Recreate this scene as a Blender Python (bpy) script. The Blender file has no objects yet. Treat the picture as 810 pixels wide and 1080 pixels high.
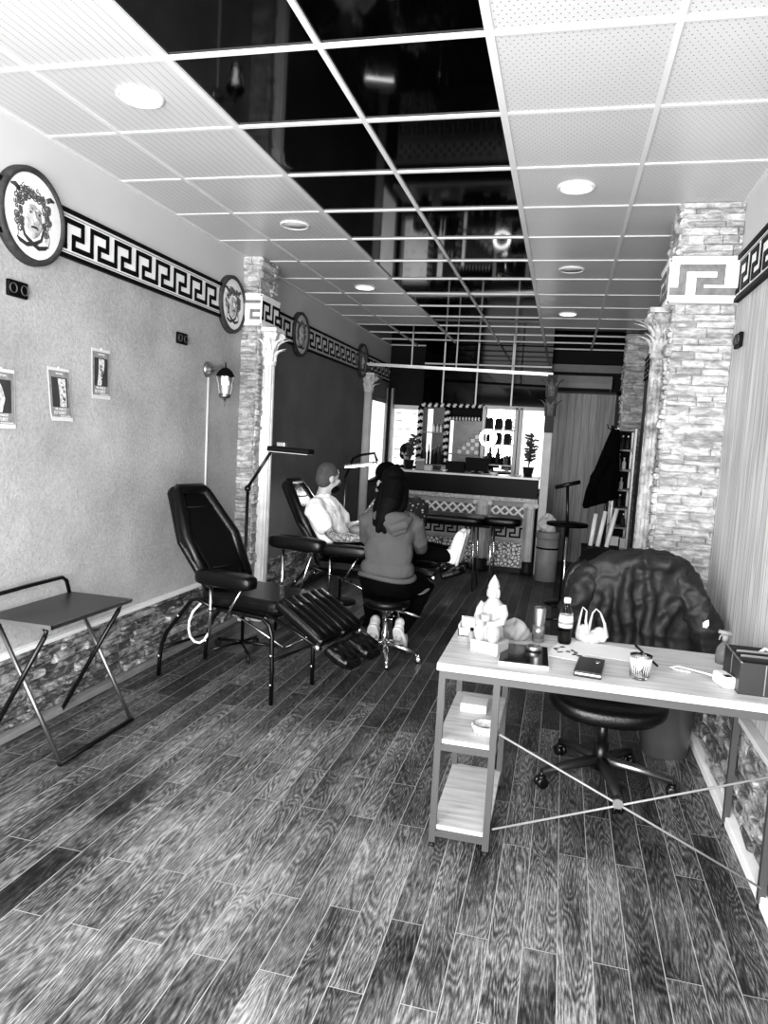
import bpy, bmesh, math, random
from mathutils import Vector, Matrix, Euler
C = bpy.context.scene.collection
SC = bpy.context.scene
PI = math.pi
V = Vector
# ------------------------------------------------------------------ camera, world, light, exposure
F_PX, YAW, PITCH, ROLL = 763.0, .23777, .09944, -.05663
CAM_H = 1.5527
HZ = 2.9207                       # ceiling height
XL, XR = -2.551, .84              # side walls
YF, YB = -.50, 10.4               # street front and back wall
cd = bpy.data.cameras.new('camera'); cam = bpy.data.objects.new('camera', cd); C.objects.link(cam)
cd.sensor_fit = 'VERTICAL'; cd.sensor_height = 24.0; cd.lens = F_PX / 1080 * 24.0
cd.clip_start = .02; cd.clip_end = 100
_f = V((-math.sin(YAW)*math.cos(PITCH), math.cos(YAW)*math.cos(PITCH), -math.sin(PITCH)))
_r = V((math.cos(YAW), math.sin(YAW), 0)); _d = _f.cross(_r)
_c, _s = math.cos(ROLL), math.sin(ROLL)
r2 = _r*_c + _d*_s; d2 = -_r*_s + _d*_c
cam.matrix_world = Matrix(((r2.x, -d2.x, -_f.x, 0), (r2.y, -d2.y, -_f.y, 0), (r2.z, -d2.z, -_f.z, CAM_H), (0, 0, 0, 1)))
SC.camera = cam
SC.view_settings.view_transform = 'Standard'; SC.view_settings.look = 'None'
SC.view_settings.exposure = 0.0; SC.view_settings.gamma = 1.0; SC.view_settings.use_curve_mapping = False
w = bpy.data.worlds.new('world'); SC.world = w; w.use_nodes = True
w.node_tree.nodes['Background'].inputs[0].default_value = (.9, .9, .9, 1)
w.node_tree.nodes['Background'].inputs[1].default_value = .6
def area(name, loc, rot, sx, sy, power):
    l = bpy.data.lights.new(name, 'AREA'); l.shape = 'RECTANGLE'; l.size = sx; l.size_y = sy; l.energy = power
    o = bpy.data.objects.new(name, l); o.location = loc; o.rotation_euler = rot; C.objects.link(o); return o
# daylight coming in through the street window behind the camera
area('street_daylight', ((XL+XR)/2, YF-.16, 1.5), (PI/2, 0, 0), 3.0, 2.3, 640)

# ------------------------------------------------------------------ materials
def g(v):
    v = v/255.0
    return v/12.92 if v <= .04045 else ((v+.055)/1.055)**2.4
class NT:
    def __init__(s, m): s.t = m.node_tree; s.n = s.t.nodes; s.l = s.t.links
    def add(s, kind, **kw):
        n = s.n.new('ShaderNode'+kind)
        for k, v in kw.items():
            if k[0] == '_': setattr(n, k[1:], v)
            else:
                key = int(k[1:]) if k[0] == 'i' and k[1:].isdigit() else k.replace('_', ' ')
                inp = n.inputs[key]
                if hasattr(v, 'is_output'): s.l.new(v, inp)
                else: inp.default_value = v
        return n
    def math(s, op, a, b=0.0, c=None):
        n = s.n.new('ShaderNodeMath'); n.operation = op
        for i, x in enumerate((a, b, c)):
            if x is None: continue
            if hasattr(x, 'is_output'): s.l.new(x, n.inputs[i])
            else: n.inputs[i].default_value = x
        return n.outputs[0]
    def ramp(s, fac, stops):
        n = s.n.new('ShaderNodeValToRGB'); s.l.new(fac, n.inputs[0]); e = n.color_ramp.elements
        while len(e) > 1: e.remove(e[-1])
        e[0].position = stops[0][0]; e[0].color = (stops[0][1],)*3+(1,)
        for p, v in stops[1:]:
            k = e.new(p); k.color = (v, v, v, 1)
        return n.outputs[0]
def newmat(name):
    m = bpy.data.materials.new(name); m.use_nodes = True
    return m, NT(m), m.node_tree.nodes['Principled BSDF']
_MC = {}
def mat(name, v, rough=.5, metal=0, var=.15, vs=8, bump=0, bs=60, emit=0, alpha=1, trans=0, ior=1.45, spec=.5, island=0):
    """grey material; v = 0..255 tone; gentle noise variation, bump, optional tone per island"""
    if name in _MC: return _MC[name]
    m, t, b = newmat(name); lv = g(v)
    co = t.add('TexCoord').outputs['Object']
    nz = t.add('TexNoise', Vector=co, Scale=vs, Detail=4.0).outputs[0]
    col = t.ramp(nz, [(.3, lv*(1-var)), (.7, min(1, lv*(1+var)))])
    if island:
        ri = t.add('NewGeometry').outputs['Random Per Island']
        k = t.math('MULTIPLY_ADD', ri, 2*island, 1-island)
        mx = t.add('MixRGB', _blend_type='MULTIPLY', Fac=1.0, Color1=col, Color2=k); col = mx.outputs[0]
    t.l.new(col, b.inputs['Base Color'])
    b.inputs['Roughness'].default_value = rough; b.inputs['Metallic'].default_value = metal
    b.inputs['IOR'].default_value = ior; b.inputs['Specular IOR Level'].default_value = spec
    if trans: b.inputs['Transmission Weight'].default_value = trans
    if alpha < 1: b.inputs['Alpha'].default_value = alpha
    if emit:
        t.l.new(col, b.inputs['Emission Color']); b.inputs['Emission Strength'].default_value = emit
    if bump:
        bn = t.add('TexNoise', Vector=co, Scale=bs, Detail=5.0).outputs[0]
        bp = t.add('Bump', Strength=bump, Distance=.02, Height=bn); t.l.new(bp.outputs[0], b.inputs['Normal'])
    _MC[name] = m; return m

def floor_mat():
    m, t, b = newmat('plank_floor')
    co = t.add('TexCoord').outputs['Object']
    mp = t.add('Mapping', Vector=co, Location=(0.0, .004, 0), Rotation=(0, 0, PI/2))
    br = t.add('TexBrick', Vector=mp.outputs[0], Scale=1.0, Mortar_Size=.0016, Mortar_Smooth=.3, Bias=0.0, Brick_Width=.92, Row_Height=.1055,
               Color1=(0, 0, 0, 1), Color2=(1, 1, 1, 1), Mortar=(.5, .5, .5, 1), _offset=.37, _offset_frequency=2)
    tone = br.outputs['Color']; mortar = br.outputs['Fac']
    mp2 = t.add('Mapping', Vector=co, Scale=(8.0, 1.15, 1))
    off = t.add('MixRGB', _blend_type='ADD', Fac=1.0, Color1=mp2.outputs[0])
    sc = t.add('MixRGB', _blend_type='MULTIPLY', Fac=1.0, Color1=tone, Color2=(37, 11, 5, 1)); t.l.new(sc.outputs[0], off.inputs[2])
    n1 = t.add('TexNoise', Vector=off.outputs[0], Scale=1.3, Detail=2.0, Roughness=.45, Distortion=.25).outputs[0]
    rings = t.math('FRACT', t.math('MULTIPLY', n1, 24.0))
    rings = t.math('ABSOLUTE', t.math('SUBTRACT', rings, .5))
    n2 = t.add('TexNoise', Vector=t.add('Mapping', Vector=co, Scale=(260, 22, 1)).outputs[0], Scale=1.0, Detail=5.0, Roughness=.65).outputs[0]
    n3 = t.add('TexNoise', Vector=off.outputs[0], Scale=.9, Detail=3.0).outputs[0]
    gr = t.math('ADD', t.math('ADD', t.math('MULTIPLY', rings, .38), t.math('MULTIPLY', n2, .92)), t.math('MULTIPLY', t.math('SUBTRACT', n3, .5), .55))
    wood = t.ramp(gr, [(.36, .004), (.50, .020), (.62, .070), (.80, .20)])
    tv = t.ramp(tone, [(0, .45), (.5, .9), (1, 1.5)])
    c1 = t.add('MixRGB', _blend_type='MULTIPLY', Fac=1.0, Color1=wood, Color2=tv).outputs[0]
    # scuffed, dusty patches
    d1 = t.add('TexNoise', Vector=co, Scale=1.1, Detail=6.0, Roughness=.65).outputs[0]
    dust_and_falloff = t.ramp(d1, [(.42, 0), (.72, .75)])
    # dusty patches by the street door, fading inward to paint in daylight falloff
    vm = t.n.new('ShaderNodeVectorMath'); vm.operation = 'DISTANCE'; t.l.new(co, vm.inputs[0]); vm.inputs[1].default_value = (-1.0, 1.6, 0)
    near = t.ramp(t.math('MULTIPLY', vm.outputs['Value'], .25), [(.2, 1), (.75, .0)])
    dust_and_falloff = t.math('MULTIPLY', dust_and_falloff, near)
    c2 = t.add('MixRGB', Fac=dust_and_falloff, Color1=c1, Color2=t.ramp(gr, [(.36, .06), (.52, .21), (.75, .55)])).outputs[0]
    c3 = t.add('MixRGB', Fac=mortar, Color1=c2, Color2=(.30, .30, .30, 1)).outputs[0]
    t.l.new(c3, b.inputs['Base Color'])
    rg = t.ramp(gr, [(.3, .40), (.9, .55)]); t.l.new(rg, b.inputs['Roughness'])
    b.inputs['Specular IOR Level'].default_value = .22
    hh = t.math('SUBTRACT', t.math('MULTIPLY', gr, .3), t.math('MULTIPLY', mortar, 1.0))
    t.l.new(t.add('Bump', Strength=.35, Distance=.003, Height=hh).outputs[0], b.inputs['Normal'])
    return m
def perforated(name, v, px, py, stag, rough=.3):
    """white metal ceiling tile with rows of tiny holes"""
    m, t, b = newmat(name)
    co = t.add('TexCoord').outputs['Object']
    s = t.add('SeparateXYZ', Vector=co)
    yy = t.math('DIVIDE', s.outputs[1], py); row = t.math('FLOOR', yy)
    xx = t.math('ADD', t.math('DIVIDE', s.outputs[0], px), t.math('MULTIPLY', t.math('MODULO', row, 2.0), stag))
    fx = t.math('MULTIPLY', t.math('SUBTRACT', t.math('FRACT', xx), .5), px); fy = t.math('MULTIPLY', t.math('SUBTRACT', t.math('FRACT', yy), .5), py)
    d = t.math('SQRT', t.math('ADD', t.math('MULTIPLY', fx, fx), t.math('MULTIPLY', fy, fy)))
    hole = t.math('LESS_THAN', d, .0026)
    c = t.add('MixRGB', Fac=hole, Color1=(g(v),)*3+(1,), Color2=(g(60),)*3+(1,)).outputs[0]
    t.l.new(c, b.inputs['Base Color']); b.inputs['Roughness'].default_value = rough
    return m
def plaster(name, v, sx=1, sy=1, bump=.6):
    m, t, b = newmat(name)
    co = t.add('TexCoord').outputs['Object']
    mp = t.add('Mapping', Vector=co, Scale=(1, sx, sy)).outputs[0]
    big = t.add('TexNoise', Vector=co, Scale=1.6, Detail=5.0, Roughness=.6).outputs[0]
    fine = t.add('TexNoise', Vector=mp, Scale=52.0, Detail=8.0, Roughness=.78, Distortion=.25).outputs[0]
    lv = g(v)
    a = t.ramp(big, [(.3, lv*.72), (.7, lv*1.2)])
    bcol = t.ramp(fine, [(.3, .62), (.5, 1.0), (.68, 1.25)])
    t.l.new(t.add('MixRGB', _blend_type='MULTIPLY', Fac=.75, Color1=a, Color2=bcol).outputs[0], b.inputs['Base Color'])
    b.inputs['Roughness'].default_value = .8
    t.l.new(t.add('Bump', Strength=bump, Distance=.012, Height=fine).outputs[0], b.inputs['Normal'])
    return m
def stone_mat(name, lo, hi):
    m, t, b = newmat(name)
    co = t.add('TexCoord').outputs['Object']
    ri = t.add('NewGeometry').outputs['Random Per Island']
    n = t.add('TexNoise', Vector=t.add('Mapping', Vector=co, Scale=(1, 1, 2.6)).outputs[0], Scale=13.0, Detail=8.0, Roughness=.72, Distortion=.5).outputs[0]
    f = t.math('ADD', t.math('MULTIPLY', n, .86), t.math('MULTIPLY', ri, .14))
    c = t.ramp(f, [(.3, g(lo)*.6), (.45, g(lo)), (.66, g(hi)), (.8, min(1, g(hi)*1.3))])
    t.l.new(c, b.inputs['Base Color']); b.inputs['Roughness'].default_value = .75
    t.l.new(t.add('Bump', Strength=.9, Distance=.03, Height=n).outputs[0], b.inputs['Normal'])
    return m
def board_mat(name, v, axis=0, pitch=.095, contrast=.25):
    """vertical tongue and groove boards"""
    m, t, b = newmat(name)
    co = t.add('TexCoord').outputs['Object']; s = t.add('SeparateXYZ', Vector=co)
    q = t.math('DIVIDE', s.outputs[axis], pitch); fr = t.math('FRACT', q); idx = t.math('FLOOR', q)
    groove = t.math('LESS_THAN', t.math('MINIMUM', fr, t.math('SUBTRACT', 1.0, fr)), .035)
    wn = t.add('TexWhiteNoise', _noise_dimensions='1D', W=idx).outputs[0]
    n = t.add('TexNoise', Vector=t.add('Mapping', Vector=co, Scale=(30, 30, 1.6)).outputs[0], Scale=1.5, Detail=5.0, Distortion=.4).outputs[0]
    lv = g(v)
    a = t.ramp(n, [(.3, lv*(1-contrast*1.6)), (.5, lv), (.7, lv*(1+contrast))])
    tv = t.math('MULTIPLY_ADD', wn, .3, .85)
    c = t.add('MixRGB', _blend_type='MULTIPLY', Fac=1.0, Color1=a, Color2=tv).outputs[0]
    c = t.add('MixRGB', Fac=groove, Color1=c, Color2=(lv*.25,)*3+(1,)).outputs[0]
    t.l.new(c, b.inputs['Base Color']); b.inputs['Roughness'].default_value = .5
    return m
def mosaic_mat(name, scale, kind):
    m, t, b = newmat(name)
    co = t.add('TexCoord').outputs['Object']
    if kind == 'v':
        d = t.add('TexVoronoi', Vector=co, Scale=scale, _feature='DISTANCE_TO_EDGE').outputs[0]
        c = t.ramp(d, [(.08, .01), (.16, .75)])
    else:
        mp = t.add('Mapping', Vector=co, Rotation=(0, PI/4, 0)).outputs[0]
        s = t.add('SeparateXYZ', Vector=mp)
        a = t.math('ABSOLUTE', t.math('SUBTRACT', t.math('FRACT', t.math('MULTIPLY', s.outputs[0], scale)), .5))
        e = t.math('ABSOLUTE', t.math('SUBTRACT', t.math('FRACT', t.math('MULTIPLY', s.outputs[2], scale)), .5))
        d = t.math('MINIMUM', a, e); c = t.ramp(d, [(.13, .75), (.2, .012)])
    t.l.new(c, b.inputs['Base Color']); b.inputs['Roughness'].default_value = .4
    return m
M = {}
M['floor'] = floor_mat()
M['tile_l'] = perforated('ceiling_tile_fine_rows', 190, .036, .012, 0)
M['tile_r'] = perforated('ceiling_tile_dots', 190, .026, .022, .5)
M['gloss'] = mat('black_gloss_tile', 1, rough=.05, var=.1, spec=.1)
M['bar'] = mat('white_ceiling_bar', 205, rough=.35, var=.02)
M['plaster'] = plaster('grey_plaster', 170)
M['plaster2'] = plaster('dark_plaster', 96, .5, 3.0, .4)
M['upper'] = mat('pale_upper_wall', 190, rough=.8, var=.03, vs=2)
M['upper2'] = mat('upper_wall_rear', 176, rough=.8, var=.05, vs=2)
M['stone'] = stone_mat('pillar_stone', 150, 226)
M['stone_d'] = stone_mat('dado_stone', 66, 200)
M['cap'] = mat('cream_band', 232, rough=.6, var=.05, vs=6)
M['black'] = mat('black_paint', 4, rough=.6, spec=.1)
M['board'] = board_mat('pale_boards', 188, 1, .075)
M['door_board'] = board_mat('door_boards', 112, 0, .1, .3)
M['leather'] = mat('black_leather', 4, rough=.3, bump=.12, bs=90, spec=.3)
M['tube'] = mat('black_tube', 7, rough=.3, spec=.35)
M['chrome'] = mat('chrome', 215, rough=.16, metal=1, var=.03)
M['steel'] = mat('brushed_steel', 150, rough=.35, metal=1, var=.08)
M['white'] = mat('white_plastic', 215, rough=.4, var=.02)
M['offwhite'] = mat('off_white', 190, rough=.7, var=.05)
M['grey'] = mat('mid_grey', 120, rough=.6)
M['dark'] = mat('dark_grey', 26, rough=.5, spec=.2)
M['skin'] = mat('skin', 158, rough=.5, var=.06)
M['hair'] = mat('dark_hair', 3, rough=.65, var=.4, vs=40, bump=.4, bs=120, spec=.1)
M['hoodie'] = mat('grey_fleece', 72, rough=.95, var=.06, bump=.2, bs=140)
M['blackcloth'] = mat('black_cloth', 4, rough=.95, spec=.05)
M['tshirt'] = mat('white_cotton', 232, rough=.9, var=.04)
M['mirror'] = mat('mirror', 190, rough=.02, metal=1, var=0)
M['paper'] = mat('paper', 205, rough=.8, var=.02)
M['lit'] = mat('lit_diffuser', 255, emit=6, var=0)
M['glass'] = mat('clear_glass', 250, rough=.03, trans=1, var=0)

# ------------------------------------------------------------------ mesh helpers
class MB:
    def __init__(s): s.v = []; s.f = []; s.m = []; s.s = []
    def add(s, vs, fs, mi=0, smooth=False):
        o = len(s.v); s.v += [tuple(x) for x in vs]
        for f in fs: s.f.append([i+o for i in f]); s.m.append(mi); s.s.append(smooth)
        return s
    def box(s, c, d, R=None, mi=0):
        x, y, z = d[0]/2, d[1]/2, d[2]/2
        vs = [V((a*x, b*y, e*z)) for e in (-1, 1) for a, b in ((-1, -1), (1, -1), (1, 1), (-1, 1))]
        if R is not None: vs = [R @ q for q in vs]
        vs = [q+V(c) for q in vs]
        return s.add(vs, [(3, 2, 1, 0), (4, 5, 6, 7), (0, 1, 5, 4), (1, 2, 6, 5), (2, 3, 7, 6), (3, 0, 4, 7)], mi)
    def span(s, a, b, mi=0):
        return s.box([(a[i]+b[i])/2 for i in range(3)], [abs(b[i]-a[i]) for i in range(3)], mi=mi)
    def path(s, pts, r, n=10, mi=0, closed=False, flat=None):
        pts = [V(p) for p in pts]; N = len(pts)
        rs = r if isinstance(r, (list, tuple)) else [r]*N
        T = []
        for i in range(N):
            a = pts[i-1] if (i > 0 or closed) else pts[i]; b = pts[(i+1) % N] if (i < N-1 or closed) else pts[i]
            T.append((b-a).normalized())
        up = V((0, 0, 1)) if abs(T[0].z) < .9 else V((1, 0, 0))
        u = T[0].cross(up).normalized(); rings = []
        for i in range(N):
            u = (u - T[i]*u.dot(T[i])).normalized(); q = T[i].cross(u)
            rings.append([pts[i] + (u*math.cos(2*PI*k/n) + q*math.sin(2*PI*k/n)*(flat or 1))*rs[i] for k in range(n)])
        vs = [p for rg in rings for p in rg]; fs = []
        for i in range(N if closed else N-1):
            j = (i+1) % N
            for k in range(n): fs.append((i*n+k, i*n+(k+1) % n, j*n+(k+1) % n, j*n+k))
        s.add(vs, fs, mi, True)
        if not closed:
            o = len(s.v)-len(vs)
            s.f.append([o+k for k in reversed(range(n))]); s.f.append([o+(N-1)*n+k for k in range(n)]); s.m += [mi]*2; s.s += [False]*2
        return s
    def tube(s, a, b, r, r1=None, n=10, mi=0): return s.path([a, b], [r, r if r1 is None else r1], n, mi)
    def lathe(s, prof, c=(0, 0, 0), n=24, R=None, mi=0, smooth=True, flute=None):
        vs = []; fs = []
        for (r, z) in prof:
            for k in range(n):
                rr = r*(1+(flute(k, n) if flute else 0)); a = 2*PI*k/n
                vs.append(V((rr*math.cos(a), rr*math.sin(a), z)))
        if R is not None: vs = [R @ q for q in vs]
        vs = [q+V(c) for q in vs]; N = len(prof)
        for i in range(N-1):
            for k in range(n): fs.append((i*n+k, i*n+(k+1) % n, (i+1)*n+(k+1) % n, (i+1)*n+k))
        s.add(vs, fs, mi, smooth); o = len(s.v)-len(vs)
        s.f.append([o+k for k in reversed(range(n))]); s.f.append([o+(N-1)*n+k for k in range(n)]); s.m += [mi]*2; s.s += [False]*2
        return s
    def ell(s, c, r, R=None, nu=20, nv=12, mi=0, e1=1.0, e2=1.0, fn=None):
        """superellipsoid"""
        sg = lambda x, e: math.copysign(abs(x)**e, x)
        vs = []; fs = []
        for i in range(nv+1):
            ph = -PI/2+PI*i/nv
            for k in range(nu):
                th = 2*PI*k/nu
                q = V((r[0]*sg(math.cos(ph), e1)*sg(math.cos(th), e2), r[1]*sg(math.cos(ph), e1)*sg(math.sin(th), e2), r[2]*sg(math.sin(ph), e1)))
                if fn: q = fn(q)
                if R is not None: q = R @ q
                vs.append(q+V(c))
        for i in range(nv):
            for k in range(nu): fs.append((i*nu+k, i*nu+(k+1) % nu, (i+1)*nu+(k+1) % nu, (i+1)*nu+k))
        s.add(vs, fs, mi, True); return s
    def prism(s, poly, h0, h1, fr=None, mi=0, smooth=False):
        """extrude 2-D polygon along third axis; fr maps (a,b,h) to a point"""
        fr = fr or (lambda a, b, h: V((a, b, h)))
        n = len(poly)
        vs = [fr(a, b, h0) for a, b in poly]+[fr(a, b, h1) for a, b in poly]
        fs = [list(reversed(range(n))), [n+k for k in range(n)]]+[(k, (k+1) % n, n+(k+1) % n, n+k) for k in range(n)]
        return s.add(vs, fs, mi, smooth)
    def build(s, name, mats, parent=None, loc=(0, 0, 0), bevel=0, sub=0, rz=0):
        me = bpy.data.meshes.new(name); me.from_pydata(s.v, [], s.f)
        for m in (mats if isinstance(mats, (list, tuple)) else [mats]): me.materials.append(m)
        for p, mi, sm in zip(me.polygons, s.m, s.s): p.material_index = mi; p.use_smooth = sm
        bm = bmesh.new(); bm.from_mesh(me)
        bmesh.ops.remove_doubles(bm, verts=bm.verts, dist=1e-6)
        bmesh.ops.recalc_face_normals(bm, faces=bm.faces)
        bm.to_mesh(me); bm.free(); me.update()
        o = bpy.data.objects.new(name, me); C.objects.link(o); o.location = loc; o.rotation_euler = (0, 0, rz)
        if parent: o.parent = parent
        if bevel:
            b = o.modifiers.new('bevel', 'BEVEL'); b.width = bevel; b.segments = 2; b.limit_method = 'ANGLE'; b.angle_limit = .7
        if sub:
            b = o.modifiers.new('subdivision', 'SUBSURF'); b.levels = sub; b.render_levels = sub
        return o
def tag(o, label, cat, group=None, kind=None):
    if label: o['label'] = label
    if cat: o['category'] = cat
    if group: o['group'] = group
    if kind: o['kind'] = kind
    return o
def thing(name, label, cat, loc=(0, 0, 0), rz=0, group=None, kind=None):
    o = bpy.data.objects.new(name, None); C.objects.link(o); o.location = loc; o.rotation_euler = (0, 0, rz)
    o.empty_display_size = .05
    return tag(o, label, cat, group, kind)
def struct(o, label=None, cat=None): return tag(o, label, cat, None, 'structure')
def dup(root, loc=None, rz=None, label=None, group=None):
    r = root.copy(); C.objects.link(r)
    if loc is not None: r.location = loc
    if rz is not None: r.rotation_euler = (0, 0, rz)
    if label: r['label'] = label
    if group: r['group'] = group
    for ch in list(root.children):
        c = ch.copy(); C.objects.link(c); c.parent = r
        for q in list(ch.children):
            d = q.copy(); C.objects.link(d); d.parent = c
    return r
def text_mesh(name, body, size, m, parent, loc, R, extrude=.0006, sx=1.0):
    cu = bpy.data.curves.new(name, 'FONT'); cu.body = body; cu.size = size; cu.extrude = extrude; cu.align_x = 'CENTER'; cu.align_y = 'CENTER'
    t = bpy.data.objects.new(name, cu); C.objects.link(t)
    bpy.context.view_layer.update()
    me = bpy.data.meshes.new_from_object(t.evaluated_get(bpy.context.evaluated_depsgraph_get()))
    bpy.data.objects.remove(t); me.transform(Matrix.Diagonal((sx, 1, 1, 1))); me.transform(R.to_4x4()); me.materials.clear(); me.materials.append(m)
    o = bpy.data.objects.new(name, me); C.objects.link(o); o.parent = parent; o.location = loc; return o
def rotm(x=0, y=0, z=0): return Euler((x, y, z)).to_matrix()
def align(d):                      # rotation taking +Z to d
    return V((0, 0, 1)).rotation_difference(V(d).normalized()).to_matrix()
def arc(c, r, a0, a1, n, pl='xy'):
    out = []
    for i in range(n+1):
        a = a0+(a1-a0)*i/n; p, q = r*math.cos(a), r*math.sin(a)
        out.append(V(c)+(V((p, q, 0)) if pl == 'xy' else V((p, 0, q)) if pl == 'xz' else V((0, p, q))))
    return out
class Body(MB):
    def cap(s, pts, rs, n=14):
        """tapered limb with rounded ends"""
        P_ = [V(p) for p in pts]; a, c = P_[0], P_[-1]; da = (P_[0]-P_[1]).normalized(); dc = (P_[-1]-P_[-2]).normalized()
        P2 = [a+da*rs[0]*.92, a+da*rs[0]*.6]+P_+[c+dc*rs[-1]*.6, c+dc*rs[-1]*.92]
        R2 = [rs[0]*.38, rs[0]*.8]+list(rs)+[rs[-1]*.8, rs[-1]*.38]
        return s.path(P2, R2, n)
def skin(mb, name, m, parent, voxel=.010, smooth=4, label=None, disp=()):
    o = mb.build(name, m, None)
    r = o.modifiers.new('remesh', 'REMESH'); r.mode = 'VOXEL'; r.voxel_size = voxel; r.use_smooth_shade = True
    q = o.modifiers.new('smooth', 'SMOOTH'); q.factor = .5; q.iterations = smooth
    for k, (kind, size, st) in enumerate(disp):
        tx = bpy.data.textures.new(name+'_%d' % k, kind); tx.noise_scale = size
        if kind == 'MUSGRAVE': tx.musgrave_type = 'RIDGED_MULTIFRACTAL'
        d = o.modifiers.new('folds', 'DISPLACE'); d.texture = tx; d.strength = st; d.mid_level = .5; d.texture_coords = 'LOCAL'
    bpy.context.view_layer.update()
    me = bpy.data.meshes.new_from_object(o.evaluated_get(bpy.context.evaluated_depsgraph_get()))
    old = o.data; o.modifiers.clear(); o.data = me; bpy.data.meshes.remove(old); me.name = name
    if not me.materials: me.materials.append(m)
    for p in me.polygons: p.use_smooth = True
    if parent: o.parent = parent
    if label: o['label'] = label
    return o
# frame of the left wall (a runs into the room, b up, h out of the wall) and of the right wall
def FL(y0, z0, x0=XL): return lambda a, b, h: V((x0+h, y0+a, z0+b))
def FR(y0, z0, x0=XR): return lambda a, b, h: V((x0-h, y0-a, z0+b))
def FF(x0, z0, y0): return lambda a, b, h: V((x0+a, y0-h, z0+b))      # faces the camera

# ------------------------------------------------------------------ room shell
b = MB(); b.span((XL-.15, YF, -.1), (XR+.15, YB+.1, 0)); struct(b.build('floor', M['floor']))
# ceiling: pale perforated tiles at the sides, black gloss tiles in the middle and at the rear
T = .60; GX = [-2.14896, -1.5489, -.94884, -.34879, .25127]; Y0 = 2.5527; YD = Y0+10*T
b = MB(); b.span((XL-.1, YF, HZ), (GX[1], YD, HZ+.05), 0); b.span((GX[3], YF, HZ), (XR+.1, YD, HZ+.05), 1)
ceil = struct(b.build('ceiling', [M['tile_l'], M['tile_r']]))
b = MB(); b.span((GX[1], YF, HZ+.004), (GX[3], YD, HZ+.05)); b.span((XL-.1, YD, HZ+.004), (XR+.1, YB+.1, HZ+.05))
o = b.build('gloss_tiles', M['gloss'], ceil); o['label'] = 'black mirror-gloss ceiling tiles'
b = MB()
for x in GX:
    wd = .03 if x in (GX[1], GX[3]) else .022
    b.span((x-wd/2, YF, HZ-.006), (x+wd/2, YB, HZ+.01))
k = -6
while Y0+k*T < YB:
    y = Y0+k*T; b.span((XL, y-.011, HZ-.005), (XR, y+.011, HZ+.01)); k += 1
b.span((XL, YF, HZ-.012), (XL+.02, YB, HZ)); b.span((XR-.02, YF, HZ-.012), (XR, YB, HZ))
o = b.build('grid_bars', M['bar'], ceil); o['label'] = 'white ceiling grid bars'

# left wall: pale strip above, plaster below; opening at the rear corner for window_1
WY0, WY1, WZ0, WZ1 = 9.42, 10.3, .95, 2.12
b = MB()
b.span((XL-.15, YF, 0), (XL, 5.58, 2.5), 0); b.span((XL-.15, 5.58, 0), (XL, WY0, 2.5), 1)
b.span((XL-.15, WY0, 0), (XL, YB+.1, WZ0), 1); b.span((XL-.15, WY1, WZ0), (XL, YB+.1, WZ1), 1); b.span((XL-.15, WY0, WZ1), (XL, YB+.1, 2.5), 1)
b.span((XL-.15, YF, 2.5), (XL, 5.58, HZ), 2); b.span((XL-.15, 5.58, 2.5), (XL, YB+.1, HZ), 3)
struct(b.build('wall_left', [M['plaster'], M['plaster2'], M['upper'], M['upper2']]))
b = MB(); b.span((XR, YF, 0), (XR+.15, 4.6, 2.5), 0); b.span((XR, 4.6, 0), (XR+.15, YB+.1, 2.5), 1)
b.span((XR, YF, 2.5), (XR+.15, 4.6, HZ), 2); b.span((XR, 4.6, 2.5), (XR+.15, YB+.1, HZ), 3)
struct(b.build('wall_right', [M['board'], M['plaster2'], M['upper'], M['upper2']]))
# back wall with an opening for window_2
BX0, BX1, BZ0, BZ1 = -2.49, -1.98, 1.12, 2.06
b = MB(); b.span((XL-.15, YB, 0), (BX0, YB+.1, HZ)); b.span((BX1, YB, 0), (XR+.15, YB+.1, HZ))
b.span((BX0, YB, 0), (BX1, YB+.1, BZ0)); b.span((BX0, YB, BZ1), (BX1, YB+.1, HZ))
struct(b.build('wall_back', mat('rear_wall', 16, rough=.7, spec=.1)))
# street front behind the camera: piers, lintel and a big glazed opening
b = MB(); b.span((XL-.15, YF-.12, 0), (XL+.12, YF, HZ)); b.span((XR-.12, YF-.12, 0), (XR+.15, YF, HZ)); b.span((XL, YF-.12, 2.72), (XR, YF, HZ)); b.span((XL, YF-.12, 0), (XR, YF, .25))
struct(b.build('wall_front', M['upper2']))
b = MB()
for x in (XL+.14, -1.45, -.3, XR-.14): b.span((x-.025, YF-.09, .25), (x+.025, YF-.03, 2.72))
for z in (.27, 2.1, 2.70): b.span((XL+.12, YF-.085, z-.02), (XR-.12, YF-.035, z+.02))
w3 = struct(b.build('window_3', M['dark']))
# ---- rear corner windows
lit = mat('bright_daylit_pane', 250, emit=1.1, var=.06, vs=5, rough=.3)
alu = mat('grey_aluminium', 120, rough=.35, metal=.6, var=.1)
b = MB(); b.span((XL-.02, WY0, WZ0), (XL-.012, WY1, WZ1)); w1 = struct(b.build('window_1', lit))
b = MB()
for y in (WY0+.02, WY1-.02): b.span((XL-.05, y-.02, WZ0), (XL+.012, y+.02, WZ1))
for z in (WZ0+.02, WZ1-.02): b.span((XL-.05, WY0, z-.025), (XL+.012, WY1, z+.025))
b.build('window_frame', alu, w1)
b = MB(); b.span((BX0, YB+.03, BZ0), (BX1, YB+.04, BZ1)); w2 = struct(b.build('window_2', lit))
b = MB()
for x in (BX0+.02, BX1-.02): b.span((x-.02, YB-.03, BZ0), (x+.02, YB+.03, BZ1))
for z in (BZ0+.02, BZ1-.02): b.span((BX0, YB-.03, z-.03), (BX1, YB+.03, z+.03))
b.build('window_frame', M['offwhite'], w2)
b = MB(); random.seed(5)                     # faint lettering-like marks on the bright pane, seen too small to read
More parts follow.
